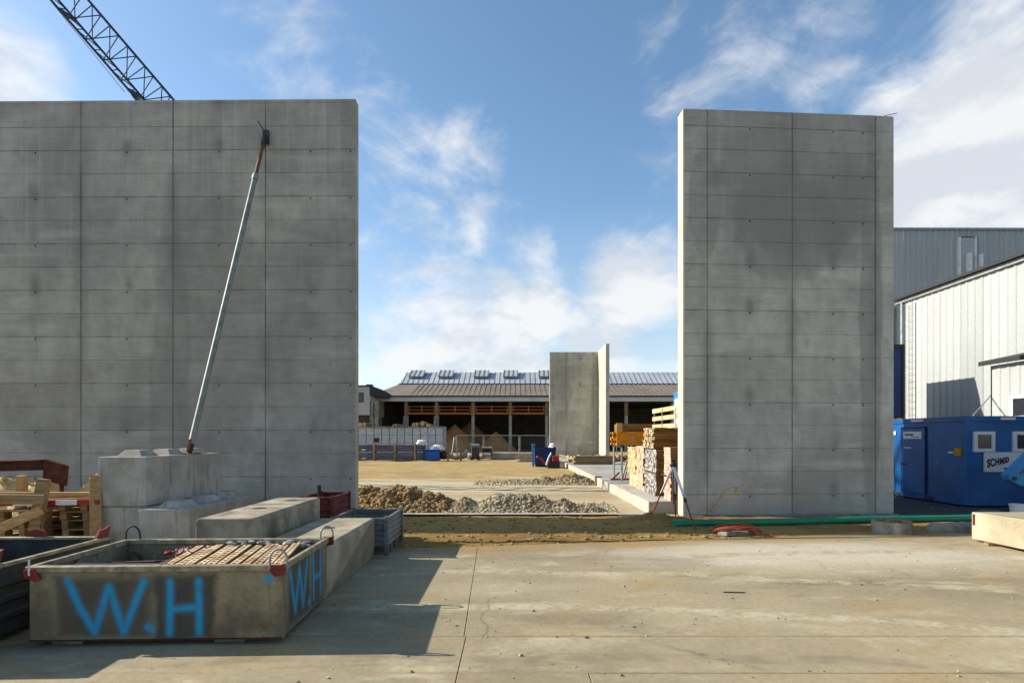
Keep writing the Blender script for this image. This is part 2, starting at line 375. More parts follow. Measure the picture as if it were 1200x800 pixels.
def field_mat():
    n = NT('sandy building ground'); x, y, z = n.xyz()
    a = n.noise(.16, 7, .65, (.35, 1.6, 1), .5); b = n.noise(1.4, 8, .7, (.6, 1.4, 1)); f = n.noise(20, 5, .75)
    c = n.mix(n.ramp(a, .40, .62), S(186, 172, 140), S(158, 144, 114))
    far = n.ramp(n.math('ADD', y, n.math('MULTIPLY', n.math('SUBTRACT', a, .5), 22)), 24.5, 27.5)
    brown = n.mix(n.ramp(b, .4, .65), S(174, 148, 98), S(146, 120, 74))
    c = n.mix(n.math('MULTIPLY', far, .9), c, brown)
    c = n.mix(n.ramp(b, .55, .72, 0, .6), c, S(128, 112, 84))
    c = n.mix(n.ramp(n.noise(.5, 4, .5, (.08, 2.2, 1)), .56, .68, 0, .6), c, S(120, 104, 76))   # wheel ruts
    c = n.mix(.6, c, n.val(n.ramp(f, .25, .75, .7, 1.25)), 'MULTIPLY'); n.bump(n.math('ADD', f, n.math('MULTIPLY', b, 3)), .7, .03)
    return n.finish(c, .95, 0, .1)
m_field = field_mat()
m_far_ground = mat('distant ground', S(120, 116, 92), S(98, 96, 74), .05, .95)
m_asphalt = mat('dark asphalt', (.07, .07, .07, 1), (.05, .05, .05, 1), 1.5, .9, .3)
def stone_mat(name, a, b, c3):
    n = NT(name); g = n.noise(9, 2, .5); g2 = n.noise(23, 2, .5); g3 = n.noise(1.1, 4, .6)
    c = n.mix(n.ramp(g, .35, .65), a, b); c = n.mix(n.ramp(g2, .5, .65), c, c3)
    c = n.mix(n.ramp(g3, .4, .62, 0, .5), c, S(120, 98, 62)); return n.finish(c, .9, 0, .15)
m_gravel = stone_mat('crushed grey stone', S(168, 154, 126), S(124, 114, 94), S(194, 182, 154))
m_clod = stone_mat('clods of loam', S(150, 122, 80), S(112, 90, 58), S(168, 146, 108))
m_pebble = stone_mat('yard pebbles', S(150, 138, 112), S(92, 84, 70), S(205, 198, 182))

m_galv = mat('galvanised steel', S(160, 162, 160), S(130, 132, 130), 5, .55, .1, .35, spec=.5)
m_galv_l = mat('bright galvanised tube', S(140, 142, 132), S(112, 116, 108), 5, .6, .05, .2, spec=.4)
m_dark_steel = mat('dark painted steel', S(70, 72, 72), S(52, 54, 54), 4, .6, .15, .2, rust=.2)
m_box_steel = mat('grey box steel', S(124, 126, 124), S(92, 94, 93), 3, .6, .15, .25, rust=.25)
m_rusty = mat('rusty steel', S(98, 56, 40), S(66, 38, 30), 6, .85, .3, .1)
m_red = mat('red oxide paint', S(140, 44, 38), S(104, 34, 30), 6, .6, .1, 0, rust=.2)
m_redrust = mat('dull red oxide steel', S(112, 48, 42), S(78, 34, 30), 6, .75, .2, 0, rust=.3)
m_bright_red = mat('red paint', S(166, 40, 36), S(132, 34, 30), 6, .5, .1)
m_white = mat('white paint', S(226, 226, 222), S(204, 204, 200), 3, .55, .05)
m_black = mat('black rubber', (.02, .02, .022, 1), (.03, .03, .03, 1), 6, .6, .1)
m_blue = mat('site cabin blue', S(0, 88, 152), S(2, 70, 124), 1.2, .45, .03, spec=.5)
m_blue_d = mat('dark blue paint', S(20, 52, 108), S(16, 42, 88), 2, .5, .05)
m_blue_l = mat('light blue machine paint', S(58, 132, 176), S(46, 112, 156), 3, .5, .08)
m_tarp = mat('blue plastic', S(36, 96, 176), S(28, 78, 150), 4, .5, .15)
m_bag = mat('white woven sack', S(224, 222, 214), S(190, 188, 180), 8, .8, .4, fine=25)
m_green = mat('green sewer pipe plastic', S(10, 122, 84), S(8, 104, 72), 2, .4, .02, spec=.5)
m_pvc = mat('grey pipe plastic', S(118, 116, 126), S(98, 96, 108), 2, .5, .02, rnd=.3)
m_wood = mat('raw timber', S(190, 152, 100), S(160, 122, 76), 4, .8, .2, rnd=.35, stretch=(.4, 6, 6))
m_wood_old = mat('weathered timber', S(150, 124, 88), S(112, 90, 62), 4, .85, .25, rnd=.35, stretch=(.4, 6, 6))
m_wood_grey = mat('silvered timber ends', S(172, 166, 158), S(98, 96, 98), 9, .85, .2, rnd=1.1)
m_wood_grey2 = mat('buff timber ends', S(186, 168, 132), S(122, 106, 82), 9, .85, .2, rnd=.8)
m_wood_brown = mat('brown stained boards', S(148, 108, 56), S(116, 80, 40), 5, .8, .2, rnd=.5, stretch=(.4, 6, 6))
m_wood_pink = mat('red lacquered board ends', S(214, 176, 152), S(204, 142, 116), 7, .8, .2, rnd=.35)
m_wood_pale = mat('pale plank ends', S(200, 178, 134), S(174, 148, 104), 6, .8, .2, rnd=.35)
m_yellow = mat('yellow formwork girder', S(224, 152, 24), S(196, 124, 16), 5, .6, .1, rnd=.2)
m_log = mat('log ends', S(238, 190, 124), S(214, 150, 84), 8, .8, .2, rnd=.2)
m_orange = mat('orange steel rail', S(176, 98, 48), S(146, 78, 38), 4, .6, .05)
m_hose = mat('orange cable', S(176, 92, 52), S(132, 66, 44), 12, .6, .1)
m_glass = mat('dark window glass', (.03, .035, .04, 1), (.02, .022, .03, 1), 2, .12, 0, spec=.6)
m_frame_w = mat('white window frame', S(214, 214, 212), S(200, 200, 198), 3, .5, .02)
m_clad_w = mat('white sheet cladding', S(168, 171, 168), S(152, 155, 152), .35, .55, .04, spec=.4, stretch=(1, 1, .25), rnd=.07)
m_clad_g = mat('grey sheet cladding', S(172, 172, 170), S(158, 158, 156), .3, .55, .04, spec=.4, stretch=(1, 1, .25), rnd=.07)
m_fascia = mat('pale fascia sheet', S(196, 200, 202), S(180, 184, 186), .6, .6, .02)
m_bin = mat('pale steel shutter panel', S(186, 190, 192), S(168, 172, 174), .8, .6, 0, rnd=.08, fine=6)
m_roof_tan = mat('tan sheet roof', S(128, 116, 102), S(112, 102, 90), .4, .75, .1)
m_roof_grey = mat('zinc standing seam', S(176, 180, 184), S(160, 164, 168), .4, .6, .05, 0)
m_seam = mat('dark roof seam', S(122, 122, 122), S(108, 108, 108), 1, .6, .05)
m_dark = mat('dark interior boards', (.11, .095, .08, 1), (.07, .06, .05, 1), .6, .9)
m_black_trim = mat('black trim', (.025, .025, .028, 1), (.03, .03, .03, 1), 2, .6)
m_sand = soil_mat('sand heap', S(190, 138, 90), S(168, 116, 72), S(204, 156, 108))
m_sand_pale = soil_mat('pale sand', S(214, 192, 138), S(196, 172, 120), S(226, 208, 164))
m_leaf = mat('yellowed leaf', S(196, 168, 40), S(150, 130, 30), 9, .7, .05)
m_stem = mat('dry stem', S(150, 130, 80), S(110, 96, 60), 9, .8, .05)
m_crane = mat('crane steel', S(52, 64, 78), S(40, 50, 62), 2, .6, .05)

# ------------------------------------------------------------------ ground
def edge_y(x): return 9.70 + .15 * x          # back edge of the yard concrete

def grid(name, xs, ys, hfun, m):
    vs = [(x, y, hfun(x, y)) for y in ys for x in xs]; nx = len(xs)
    fs = [(j*nx+i, j*nx+i+1, (j+1)*nx+i+1, (j+1)*nx+i) for j in range(len(ys)-1) for i in range(nx-1)]
    me = bpy.data.meshes.new(name); me.from_pydata(vs, [], fs); me.polygons.foreach_set('use_smooth', [True]*len(fs)); me.update()
    return struct(link(name, me, m))

def nz(x, y, s, seed=0.0): return mnoise.noise(Vector((x * s, y * s, seed)))
def lin(a, b, n): return [a + (b - a) * i / n for i in range(n + 1)]

grid('ground', [-1500, -60, 60, 1500], [-300, -20, 90, 2500], lambda x, y: -.30, m_far_ground)
def field_h(x, y):
    h = .03 * nz(x, y * 1.6, .35) + .018 * nz(x, y * 2, 1.7, 3) + .05 * nz(x * .5, y, .18, 5)
    if y < 14.2: h *= max(0, (y - 13.4) / .8)
    if y > 26: h += .05 + .05 * nz(x, y * 2.2, .5, 9)
    return h - .02
grid('sand_field', lin(-60, 60, 240), lin(13.42, 24, 70) + lin(24.3, 120, 180), field_h, m_field)
def earth_h(x, y):
    h = .025 * nz(x, y, 1.3) + .02 * nz(x, y, 3.7, 2)
    d = y - edge_y(x)
    h += -.03 + (.05 if d > .6 else .05 * max(d, -1) / .6)
    # loose spoil beside the end of the short wall
    h += .16 * math.exp(-(((x - 3.25) / .75) ** 2 + ((y - 12.3) / .55) ** 2)) * (1 + .5 * nz(x, y, 4, 7))
    if y > 13.0: h -= .04
    if d < -.05: h = min(h, -.06)
    return h
grid('earth_strip', lin(-26, 16, 280), lin(7.6, 13.6, 60), earth_h, m_earth)
grid('side_yard', [9.6, 60], [11.0, 60], lambda x, y: -.002, m_asphalt)

yard = MB().box(-26, -8, -.28, 26, 7.4, -.13).build('yard', m_dark, kind='structure')
def slab(poly):
    o = MB().prism(poly, -.12, 0).build('slab', m_yard, yard, bevel=.003)
g = .0035
slab([(-14, -6), (-.44 - g, -6), (-.44 - g, 5.24 - g), (-14, 5.24 - g)])
slab([(-14, 5.24 + g), (-.46 - g, 5.24 + g), (-.60 - g, edge_y(-.6)), (-14, edge_y(-14))])
slab([(-.46 + g, 5.24 + g), (16, 5.24 + g), (16, 12.1), (9.6, 11.9), (5.3, edge_y(5.3)), (-.60 + g, edge_y(-.6))])
slab([(-.44 + g, -6), (.62 - g, -6), (.62 - g, 4.42 + g), (16, 4.42 + g), (16, 5.24 - g), (-.44 + g, 5.24 - g)])
slab([(.62 + g, -6), (16, -6), (16, 4.42 - g), (.62 + g, 4.42 - g)])

# low concrete strip on the line of the walls
gb = thing('ground_beam', 'low concrete strip with a rusty steel edge running between the two tall walls', 'ground beam', (0, 13.5, 0))
MB().box(-3.75, 13.40, -.28, 3.40, 13.62, .035).build('strip', m_conc_new, gb, True, bevel=.008)
MB().box(-3.75, 13.385, -.02, 2.6, 13.398, .03).build('steel_edge', m_rusty, gb, True)

# raised floor right of the gap
rs = MB().box(3.60, 13.8, -.25, 9.15, 60, .30).build('raised_slab', m_slab_raised, None); struct(rs)
for y0, y1 in ((13.72, 16.9), (16.91, 22.05), (22.3, 31), (31.01, 43), (43.01, 55)):
    MB().box(3.43, y0, -.25, 3.598, y1, .303).build('kerb', m_conc_new, rs, bevel=.012)
MB().box(3.36, 22.06, -.02, 3.62, 22.28, .36).build('formwork_end', m_wood_old, rs, bevel=.01)

# ------------------------------------------------------------------ the tall concrete walls
tie_mesh = MB().tube((0, -.0015, 0), (0, .02, 0), .022, 10).mesh('tie_hole')
def wall(name, label, loc, rz, x0, x1, seams, z_top, zc, thick, m, step=.572, ties=(), cov=None, zmin=.02, rndtop=None):
    t = thing(name, label, 'concrete wall', loc, rz)
    G = .004
    MB().box(x0, .012, -.3, x1, thick, z_top).build('core', m, t, bevel=.004)
    zs = []
    z = zc - step * 40
    while z < z_top - .25:
        if z > zmin + .15: zs.append(z)
        z += step
    zs = [zmin] + zs + [z_top]
    for a, b in zip(seams[:-1], seams[1:]):
        for z0, z1 in zip(zs[:-1], zs[1:]):
            e = random.uniform(0, .003)
            MB().box(a + G, -e, z0 + (G if z0 > zmin else 0), b - G, .02, z1 - (G if z1 < z_top else .004)).build('panel', m, t, bevel=.004)
    for x in ties:
        z = zc - 2 * step * 20 - .05
        while z < z_top - .4:
            if z > .3: link('tie_hole', tie_mesh, m_hole, t, loc=(x, -.002, z))
            z += 2 * step
    return t
wl = wall('concrete_wall', 'long bare concrete wall with formwork joints, propped by a steel pole', (-3.83, 13.36, 0), R(-.6),
     -24, 0, [-13.61, -11.33, -9.05, -6.77, -4.49, -2.21, 0], 10.19, 4.384, .26, m_wall_l, ties=(-10.2, -7.9, -5.63, -3.35, -1.1, -.12))
m_end = mat('pale end concrete', S(182, 176, 162), S(164, 157, 142), 1.2, .85, .25, fine=45)  # colour lifted above the wall concrete to brighten the sunlit end and wing
wr = wall('concrete_wall', 'tall concrete wall with a dark damp patch, beside the blue site cabin', (4.18, 13.30, 0), R(3.4),
     0, 5.34, [0, .59, 2.74, 4.86], 9.92, 2.77, .36, m_wall_r, step=.562, ties=(1.66, 3.78, 4.55))
MB().box(4.875, -.01, .02, 5.34, .02, 9.88).build('pilaster', m_wall_r, wr, bevel=.004)
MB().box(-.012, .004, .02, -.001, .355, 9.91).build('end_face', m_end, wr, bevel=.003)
MB().box(4.98, .362, -.3, 5.34, 4.3, 9.9).build('wing', m_wall_r, wr, bevel=.004)
MB().box(-.05, -.10, -.3, 5.4, .015, .018).build('footing', m_conc2, wr, bevel=.01)
MB().path([(5.15, .2, 9.9), (5.2, .2, 10.02), (5.35, .2, 10.06), (5.6, .2, 10.12)], .008, 5).build('bare_wire', m_red, wr)
MB().box(-9, -.06, -.3, .0, .012, .018).build('footing', m_conc2, wl, bevel=.01)

wf = wall('concrete_wall', 'distant concrete wall corner with a sunlit wing, standing before the open shed', (3.3, 48, .30), 0,
     0, 4.25, [0, .25, 1.98, 4.25], 9.15, 2.77, .3, m_wall_far, ties=(1.1, 3.1), zmin=.02)
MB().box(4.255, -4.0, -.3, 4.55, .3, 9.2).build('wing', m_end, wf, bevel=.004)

# ------------------------------------------------------------------ heaps of spoil and gravel
def heap(name, label, cat, x0, x1, y0, y1, peaks, mbase, mstone, n, r0, r1, rough=.12, stones='stones', seed=0):
    def h(x, y):
        v = 0
        for cx, cy, rx, ry, hh in peaks:
            d = math.sqrt(((x - cx) / rx) ** 2 + ((y - cy) / ry) ** 2)
            v += (hh * math.exp(-d * d * 2.2)) ** 3
        v = v ** (1/3) * 1.05 - .07
        if v <= 0: return -.08
        return v + rough * (nz(x, y, 2.6, seed) + .5 * nz(x, y, 6, seed + 3)) * min(1, v * 4) - .02
    t = thing(name, label, cat, ((x0 + x1) / 2, (y0 + y1) / 2, 0))
    k = MB(); nx, ny = int((x1 - x0) / .09), int((y1 - y0) / .09)
    xs, ys = lin(x0, x1, nx), lin(y0, y1, ny)
    k.add([(x, y, h(x, y)) for y in ys for x in xs], [(j*(nx+1)+i, j*(nx+1)+i+1, (j+1)*(nx+1)+i+1, (j+1)*(nx+1)+i) for j in range(ny) for i in range(nx)])
    k.build('mound', mbase, t, True, smooth=True)
    s = MB(); c = 0
    while c < n:
        x, y = random.uniform(x0, x1), random.uniform(y0, y1); z = h(x, y)
        if z < .0 and random.random() > .14: continue
        r = r0 + (r1 - r0) * random.random() ** 3.2
        s.ico((x, y, max(z, 0) + r * .25), r, (1, 1, .8)); c += 1
    s.build(stones, mstone, t, True, kind='stuff')
    return t
heap('earth_heap', 'brown heap of loam clods beside the end of the long wall', 'earth heap', -4.6, -1.2, 13.75, 16.6,
     [(-3.3, 14.9, 1.3, 1.1, .52), (-2.6, 14.8, 1.2, 1.0, .50), (-4.1, 15.1, 1.2, 1.1, .56), (-1.9, 14.6, .7, .7, .33)], m_loose, m_clod, 5200, .008, .085, .16, 'clods', 1)
heap('gravel_heap', 'long grey heap of crushed stone behind the low concrete strip', 'gravel heap', -1.8, 2.8, 13.7, 16.0,
     [(-1.25, 14.5, .7, .75, .36), (-.3, 14.5, .95, .85, .50), (.35, 14.55, .8, .8, .46), (.85, 14.4, .6, .6, .36), (1.35, 14.35, .6, .6, .38), (1.95, 14.2, .7, .5, .24)], m_gravel, m_gravel, 7000, .009, .052, .10, seed=4)
heap('gravel_heap', 'thin far spread of grey gravel reaching the kerb of the raised floor', 'gravel heap', -1.6, 3.35, 21.8, 24.4,
     [(2.6, 23, 1.5, .9, .42), (1.4, 23, 1.5, .7, .30), (.2, 23.1, 1.4, .6, .22), (-.8, 23.2, .8, .4, .14)], m_gravel, m_gravel, 1500, .02, .06, .10, seed=8)

peb = MB()
for i in range(2600):
    x = random.uniform(-3, 10); y = 4.0 + 7.5 * random.random() ** 1.2
    r = .0022 + .012 * random.random() ** 12
    if y < edge_y(x) - .05: peb.ico((x, y, r * .45), r, (1.2, 1, .7))
for px, py, r in ((561, 627, .026), (625, 716, .015), (687, 747, .018), (610, 768, .017), (731, 687, .014), (858, 701, .012), (920, 725, .010), (728, 791, .014), (570, 746, .011), (652, 746, .010)):
    Y = H_CAM * F_PX / (py - 513); peb.ico(((px - 600) / F_PX * Y, Y, r * .45), r, (1.3, 1, .75))
peb.build('pebbles', m_pebble, None, kind='stuff')
cl = MB()
for i in range(900):
    x = random.uniform(-2.4, 4.2); y = edge_y(x) + .05 + random.random() ** 1.3 * 3.4
    r = .008 + .035 * random.random() ** 4
    cl.ico((x, y, max(earth_h(x, y), -.03) + r * .3), r, (1.2, 1, .7))
cl.build('loose_clods', m_clod, None, kind='stuff')
rod = W(860, 694, H_CAM * F_PX / (694 - 513)); rod.z = .008
tag(MB().tube(rod + Vector((-.13, 0, 0)), rod + Vector((.13, -.02, 0)), .007, 6).build('steel_rod', m_dark_steel), 'short dark steel rod lying on the open yard concrete', 'steel rod')

# ------------------------------------------------------------------ ballast blocks and the wall prop
def ballast(x, y, z, w, l, h, rz, label, studs):
    t = thing('ballast_block', label, 'concrete block', (x, y, z), rz, 'concrete ballast blocks')
    MB().box(-w/2, 0, 0, w/2, l, h).build('body', m_block, t, bevel=.008)
    for i in studs:
        MB().frustum(0, l/3 * (i + .5), h - .002, .40, .46, .24, .30, .105).build('stud', m_block, t, bevel=.004)
    return t
ballast(-6.21, 8.72, 0, .745, 2.3, .80, R(1.2), 'grey concrete block at the bottom, carrying the block with the prop', ())
ballast(-6.21, 8.70, .81, .745, 2.3, .79, R(1.2), 'grey concrete block on top of its stack, holding the steel prop', (0, 1, 2))
ballast(-5.42, 8.50, 0, .78, 2.3, .79, R(1.2), 'grey studded concrete block lying between its stack and the long beam', (0, 1, 2))

pr = thing('wall_prop', 'long galvanised steel prop with a rusty top bracing the tall wall', 'prop', (-6.02, 10.3, 1.6))
p0, p1 = Vector((-6.06, 10.25, 1.63)), Vector((-6.0, 13.28, 9.25))
dv = p1 - p0
MB().tube(p0 + dv * .02, p0 + dv * .83, .055, 14).build('outer_tube', m_galv_l, pr, True, smooth=True)
MB().tube(p0 + dv * .825, p0 + dv * .965, .040, 12).build('inner_tube', mat('rust brown tube', S(132, 88, 50), S(96, 62, 38), 5, .7), pr, True, smooth=True)
MB().tube(p0 + dv * .825, p0 + dv * .845, .068, 12).build('collar', m_galv, pr, True)
k = MB(); k.box(-6.07, 13.30, 9.06, -5.93, 13.345, 9.40).bar(p0 + dv * .955, p0 + dv * 1.0, .05, .11); k.build('head_plate', m_dark_steel, pr, True)
MB().tube((-6.02, 13.3, 9.35), (-6.12, 13.15, 9.52), .012, 6).build('bolt', m_dark_steel, pr, True)
k = MB(); k.box(-6.18, 10.05, 1.602, -5.92, 10.4, 1.62).bar(p0, p0 + dv * .03, .05, .12); k.build('foot_plate', m_rusty, pr, True)

# ------------------------------------------------------------------ long concrete beams
def cbeam(label, x0, x1, y0, y1, h, m, rz, holes, ch=.03):
    t = thing('concrete_beam', label, 'concrete beam', ((x0 + x1) / 2, y0, 0), rz, 'precast concrete beams')
    w = (x1 - x0) / 2; l = y1 - y0
    prof = [(-w + .03, 0), (w - .03, 0), (w, h * .3), (w, h - ch), (w - ch, h), (-w + ch, h), (-w, h - ch), (-w, h * .3)]
    k = MB(); k.prism(prof, 0, l, 'y'); k.build('body', m, t, bevel=.014, seg=2)
    for hx, hy in holes:
        MB().tube((hx, hy, h - .05), (hx, hy, h + .0015), .10, 16).build('lifting_hole', m_hole, t)
    return t
m_beam_a = mat('mossy grey beam concrete', S(172, 162, 138), S(112, 103, 84), 2.2, .9, .4, fine=45)
def beam_b_mat():
    n = NT('pale beam concrete with a tide mark'); x, y, z = n.xyz()
    a = n.noise(2.0, 7, .6); f = n.noise(45, 4, .6)
    c = n.mix(n.ramp(a, .32, .68), S(176, 166, 140), S(134, 125, 104))
    e = n.math('ADD', n.math('SUBTRACT', z, n.math('MULTIPLY', y, .30)), n.math('MULTIPLY', n.math('SUBTRACT', a, .5), .12))
    c = n.mix(n.math('MULTIPLY', n.ramp(e, .03, -.03, 0, .55), n.ramp(z, .62, .58)), c, S(92, 84, 68))
    c = n.mix(.4, c, n.val(n.ramp(f, .25, .75, .72, 1.2)), 'MULTIPLY'); n.bump(f, .3, .006)
    return n.finish(c, .9, 0, .2)
m_beam_b = beam_b_mat()
cbeam('tall worn concrete beam lying between the studded block and the pale beam', -3.93, -3.20, 6.78, 9.2, .90, m_beam_a, R(.8), ((-.02, 1.0), (.05, 2.0)))
cbeam('pale concrete beam with two round lifting holes next to the painted crate', -3.06, -2.18, 6.42, 8.68, .63, m_beam_b, 0, ((.03, .45), (.02, 1.3)))

# ------------------------------------------------------------------ the painted crate
def spray(n, c, P, segs, wdt, paint, soft=.012, wobble=None):
    d = None
    for a, b in segs:
        a, b = Vector((a[0], a[1], 0)), Vector((b[0], b[1], 0)); ba = b - a
        pa = n.vm('SUBTRACT', P, a)
        h = n.math('DIVIDE', n.vm('DOT_PRODUCT', pa, ba, 1), max(ba.dot(ba), 1e-5), clamp=True)
        q = n.vm('SUBTRACT', pa, n.vm('SCALE', ba, h))
        dd = n.vm('LENGTH', q, out=1); d = dd if d is None else n.math('MINIMUM', d, dd)
    if wobble is not None: d = n.math('ADD', d, wobble)
    un = n.ramp(n.noise(9, 6, .7), .3, .6, .62, 1.0)
    c = n.mix(n.math('MULTIPLY', n.ramp(d, wdt * 2.6, wdt * .8, 0, .22), un), c, paint)      # overspray
    return n.mix(n.math('MULTIPLY', n.ramp(d, wdt + soft, wdt - soft * 1.4, 0, .93), un), c, paint), d

def crate_mat(name, segs, blotch, axis, wdt, lo=S(146, 134, 104), hi=S(110, 100, 78)):
    n = NT(name); x, y, z = n.xyz()
    cx = n.N.new('ShaderNodeCombineXYZ'); n.L.new(x if axis == 'x' else y, cx.inputs[0]); n.L.new(z, cx.inputs[1]); P = cx.outputs[0]
    a = n.noise(2.6, 7, .6); f = n.noise(40, 5, .65); r = n.noise(3.3, 8, .7); g2 = n.noise(1.3, 6, .7)
    c = n.mix(n.ramp(a, .35, .65), lo, hi); c = n.mix(n.ramp(g2, .50, .62, 0, .45), c, S(92, 88, 76)); c = n.mix(n.ramp(n.noise(1.4, 7, .7, (6, 6, .5)), .56, .70, 0, .55), c, S(104, 72, 46))
    c = n.mix(.5, c, n.val(n.ramp(f, .25, .75, .72, 1.2)), 'MULTIPLY')
    w = n.math('MULTIPLY', n.math('SUBTRACT', a, .5), .9)
    for bx, bz, rx, rz, s in blotch:
        ex = n.math('DIVIDE', n.math('SUBTRACT', x if axis == 'x' else y, bx), rx); ez = n.math('DIVIDE', n.math('SUBTRACT', z, bz), rz)
        e = n.math('ADD', n.math('MAXIMUM', n.math('ABSOLUTE', ex), n.math('ABSOLUTE', ez)), w)
        c = n.mix(n.ramp(e, 1.12, .8, 0, s), c, S(64, 62, 54))
    c = n.mix(n.ramp(r, .58, .70, 0, .8), c, S(116, 72, 42))
    c, d = spray(n, c, P, segs, wdt, S(30, 150, 196), .018, n.math('MULTIPLY', n.math('SUBTRACT', f, .5), .012))
    n.bump(f, .2, .004)
    return n.finish(c, .7, .15, .35)
CX, CY, CW, CL, CZ0, CZ1 = -3.25, 5.0, 2.27, 1.33, .064, .725
def fx(px): return (px - 40) / 290 * CW - CW / 2
def fz(py): return CZ0 + (748 - py) / 85 * (CZ1 - CZ0)
def poly2(pts): return [((fx(a[0]), fz(a[1])), (fx(b[0]), fz(b[1]))) for a, b in zip(pts[:-1], pts[1:])]
front = poly2([(83, 678), (97, 710), (114, 739), (130, 686), (147, 739), (159, 708), (170, 680)]) + poly2([(175, 734), (179, 737)]) + \
        poly2([(200, 681), (199.5, 742)]) + poly2([(233, 680), (233.5, 741)]) + poly2([(203, 713), (231, 711)]) + poly2([(312, 679), (314, 678)])
m_crate_f = crate_mat('scuffed crate steel with blue spray letters', front, [(fx(125), fz(710), .43, .27, .75), (fx(217), fz(712), .27, .30, .9)], 'x', .031)
def sy(u): return u * CL
def sz(fr): return CZ0 + fr * (CZ1 - CZ0)
def sp(pts): return [((sy(a[0]), sz(a[1])), (sy(b[0]), sz(b[1]))) for a, b in zip(pts[:-1], pts[1:])]
side = sp([(.136, .86), (.20, .5), (.248, .2), (.33, .82), (.41, .20), (.496, .84)]) + sp([(.53, .17), (.55, .18)]) + sp([(.64, .88), (.66, .16)]) + sp([(.83, .9), (.83, .14)]) + sp([(.65, .50), (.83, .47)])
m_crate_s = crate_mat('scuffed crate steel with blue spray letters on its end', side, [(sy(.33), sz(.5), .30, .30, .8), (sy(.74), sz(.5), .19, .32, .8)], 'y', .028)
m_worn = mat('worn bare rim steel', S(166, 156, 130), S(118, 108, 86), 7, .55, .1, .2, rust=.12)
m_crate = mat('scuffed crate steel', S(150, 140, 112), S(112, 104, 84), 3, .7, .2, .15, rust=.3)

ct = thing('steel_crate', 'low steel crate sprayed W.H in blue, filled with rusty formwork panels', 'crate', (CX, CY, 0), R(1.9))
hw = CW / 2
MB().box(-hw, 0, CZ0, hw, .02, CZ1).build('front_wall', m_crate_f, ct, bevel=.003)
MB().box(hw - .02, .021, CZ0, hw, CL, CZ1).build('end_wall', m_crate_s, ct, bevel=.003)
MB().box(-hw, .021, CZ0, -hw + .02, CL, CZ1).build('end_wall', m_crate, ct, bevel=.003)
MB().box(-hw + .021, CL - .02, CZ0, hw - .021, CL, CZ1).build('rear_wall', m_crate, ct, bevel=.003)
MB().box(-hw + .021, .021, CZ0, hw - .021, CL - .021, CZ0 + .02).build('base_plate', m_dark_steel, ct)
for k in (MB().box(-hw - .022, -.024, CZ1 - .045, hw + .022, .04, CZ1 + .012), MB().box(-hw - .022, CL - .04, CZ1 - .045, hw + .022, CL + .024, CZ1 + .012),
          MB().box(-hw - .022, .041, CZ1 - .045, -hw + .03, CL - .041, CZ1 + .012), MB().box(hw - .03, .041, CZ1 - .045, hw + .022, CL - .041, CZ1 + .012)):
    k.build('rim', m_worn, ct, bevel=.006)
MB().box(hw - .004, -.006, CZ0, hw + .006, .05, CZ1 - .046).build('corner_post', m_crate, ct)
MB().box(-hw, -.006, CZ0 - .012, hw, .07, CZ0 - .002).build('bottom_rail', m_rusty, ct)
for x in (-.85, .62):
    for y in (.12, 1.05):
        MB().frustum(x, y, .001, .30, .16, .24, .12, CZ0 - .006).build('foot', m_conc2, ct, bevel=.02)
def hook(parent, x, y, z, r, rz, m=None, red=True):
    pts = [(r * math.cos(a) * math.cos(rz) + x, r * math.cos(a) * math.sin(rz) + y, z + .06 + r * 1.25 * math.sin(a)) for a in lin(0, math.pi, 10)]
    pts = [(pts[0][0], pts[0][1], z - .05)] + pts + [(pts[-1][0], pts[-1][1], z - .05)]
    h = MB().path(pts, .011, 8).build('lifting_hook', m or m_galv, parent, smooth=True)
    if red:
        MB().prism([(-.07, -.03), (-.02, -.09), (.07, -.07), (.07, .03), (.03, .015), (-.05, .018)], -.012, .012, 'y').build('hook_plate', m_red, h).location = (x, y - (.03 if y < .5 else -.03), z)
hook(ct, hw - .03, -.02, CZ1, .075, .1); hook(ct, hw, CL, CZ1, .07, .6); hook(ct, -hw + .06, CL, CZ1, .08, 0, m_dark_steel, False)
MB().prism([(-hw - .03, .71), (-hw - .02, .64), (-hw + .08, .60), (-hw + .13, .62), (-hw + .07, .715)], -.034, -.026, 'y').build('hook_plate', m_red, ct)
MB().box(-hw + .02, -.042, .66, -hw + .035, -.036, .80).build('strap', m_white, ct)

def perf_mat():
    n = NT('perforated rusty sheet'); n.random_shift(); x, y, z = n.xyz(n.tc.outputs['Object'])
    c = n.mix(n.ramp(n.noise(5, 6, .6), .35, .65), S(214, 196, 156), S(164, 124, 82))
    ox = n.N.new('ShaderNodeSeparateXYZ'); n.L.new(n.tc.outputs['Object'], ox.inputs[0])
    hy = n.math('ABSOLUTE', n.math('SUBTRACT', n.math('FRACT', n.math('MULTIPLY', ox.outputs[1], 11)), .5))
    hole = n.math('MULTIPLY', n.ramp(n.math('ABSOLUTE', ox.outputs[0]), .020, .014), n.ramp(hy, .26, .20))
    c = n.mix(hole, c, S(44, 32, 26)); c = n.mix(n.ramp(n.math('ABSOLUTE', ox.outputs[0]), .032, .040, 0, .6), c, S(96, 60, 40))
    return n.finish(c, .75, .1)
m_perf = perf_mat()
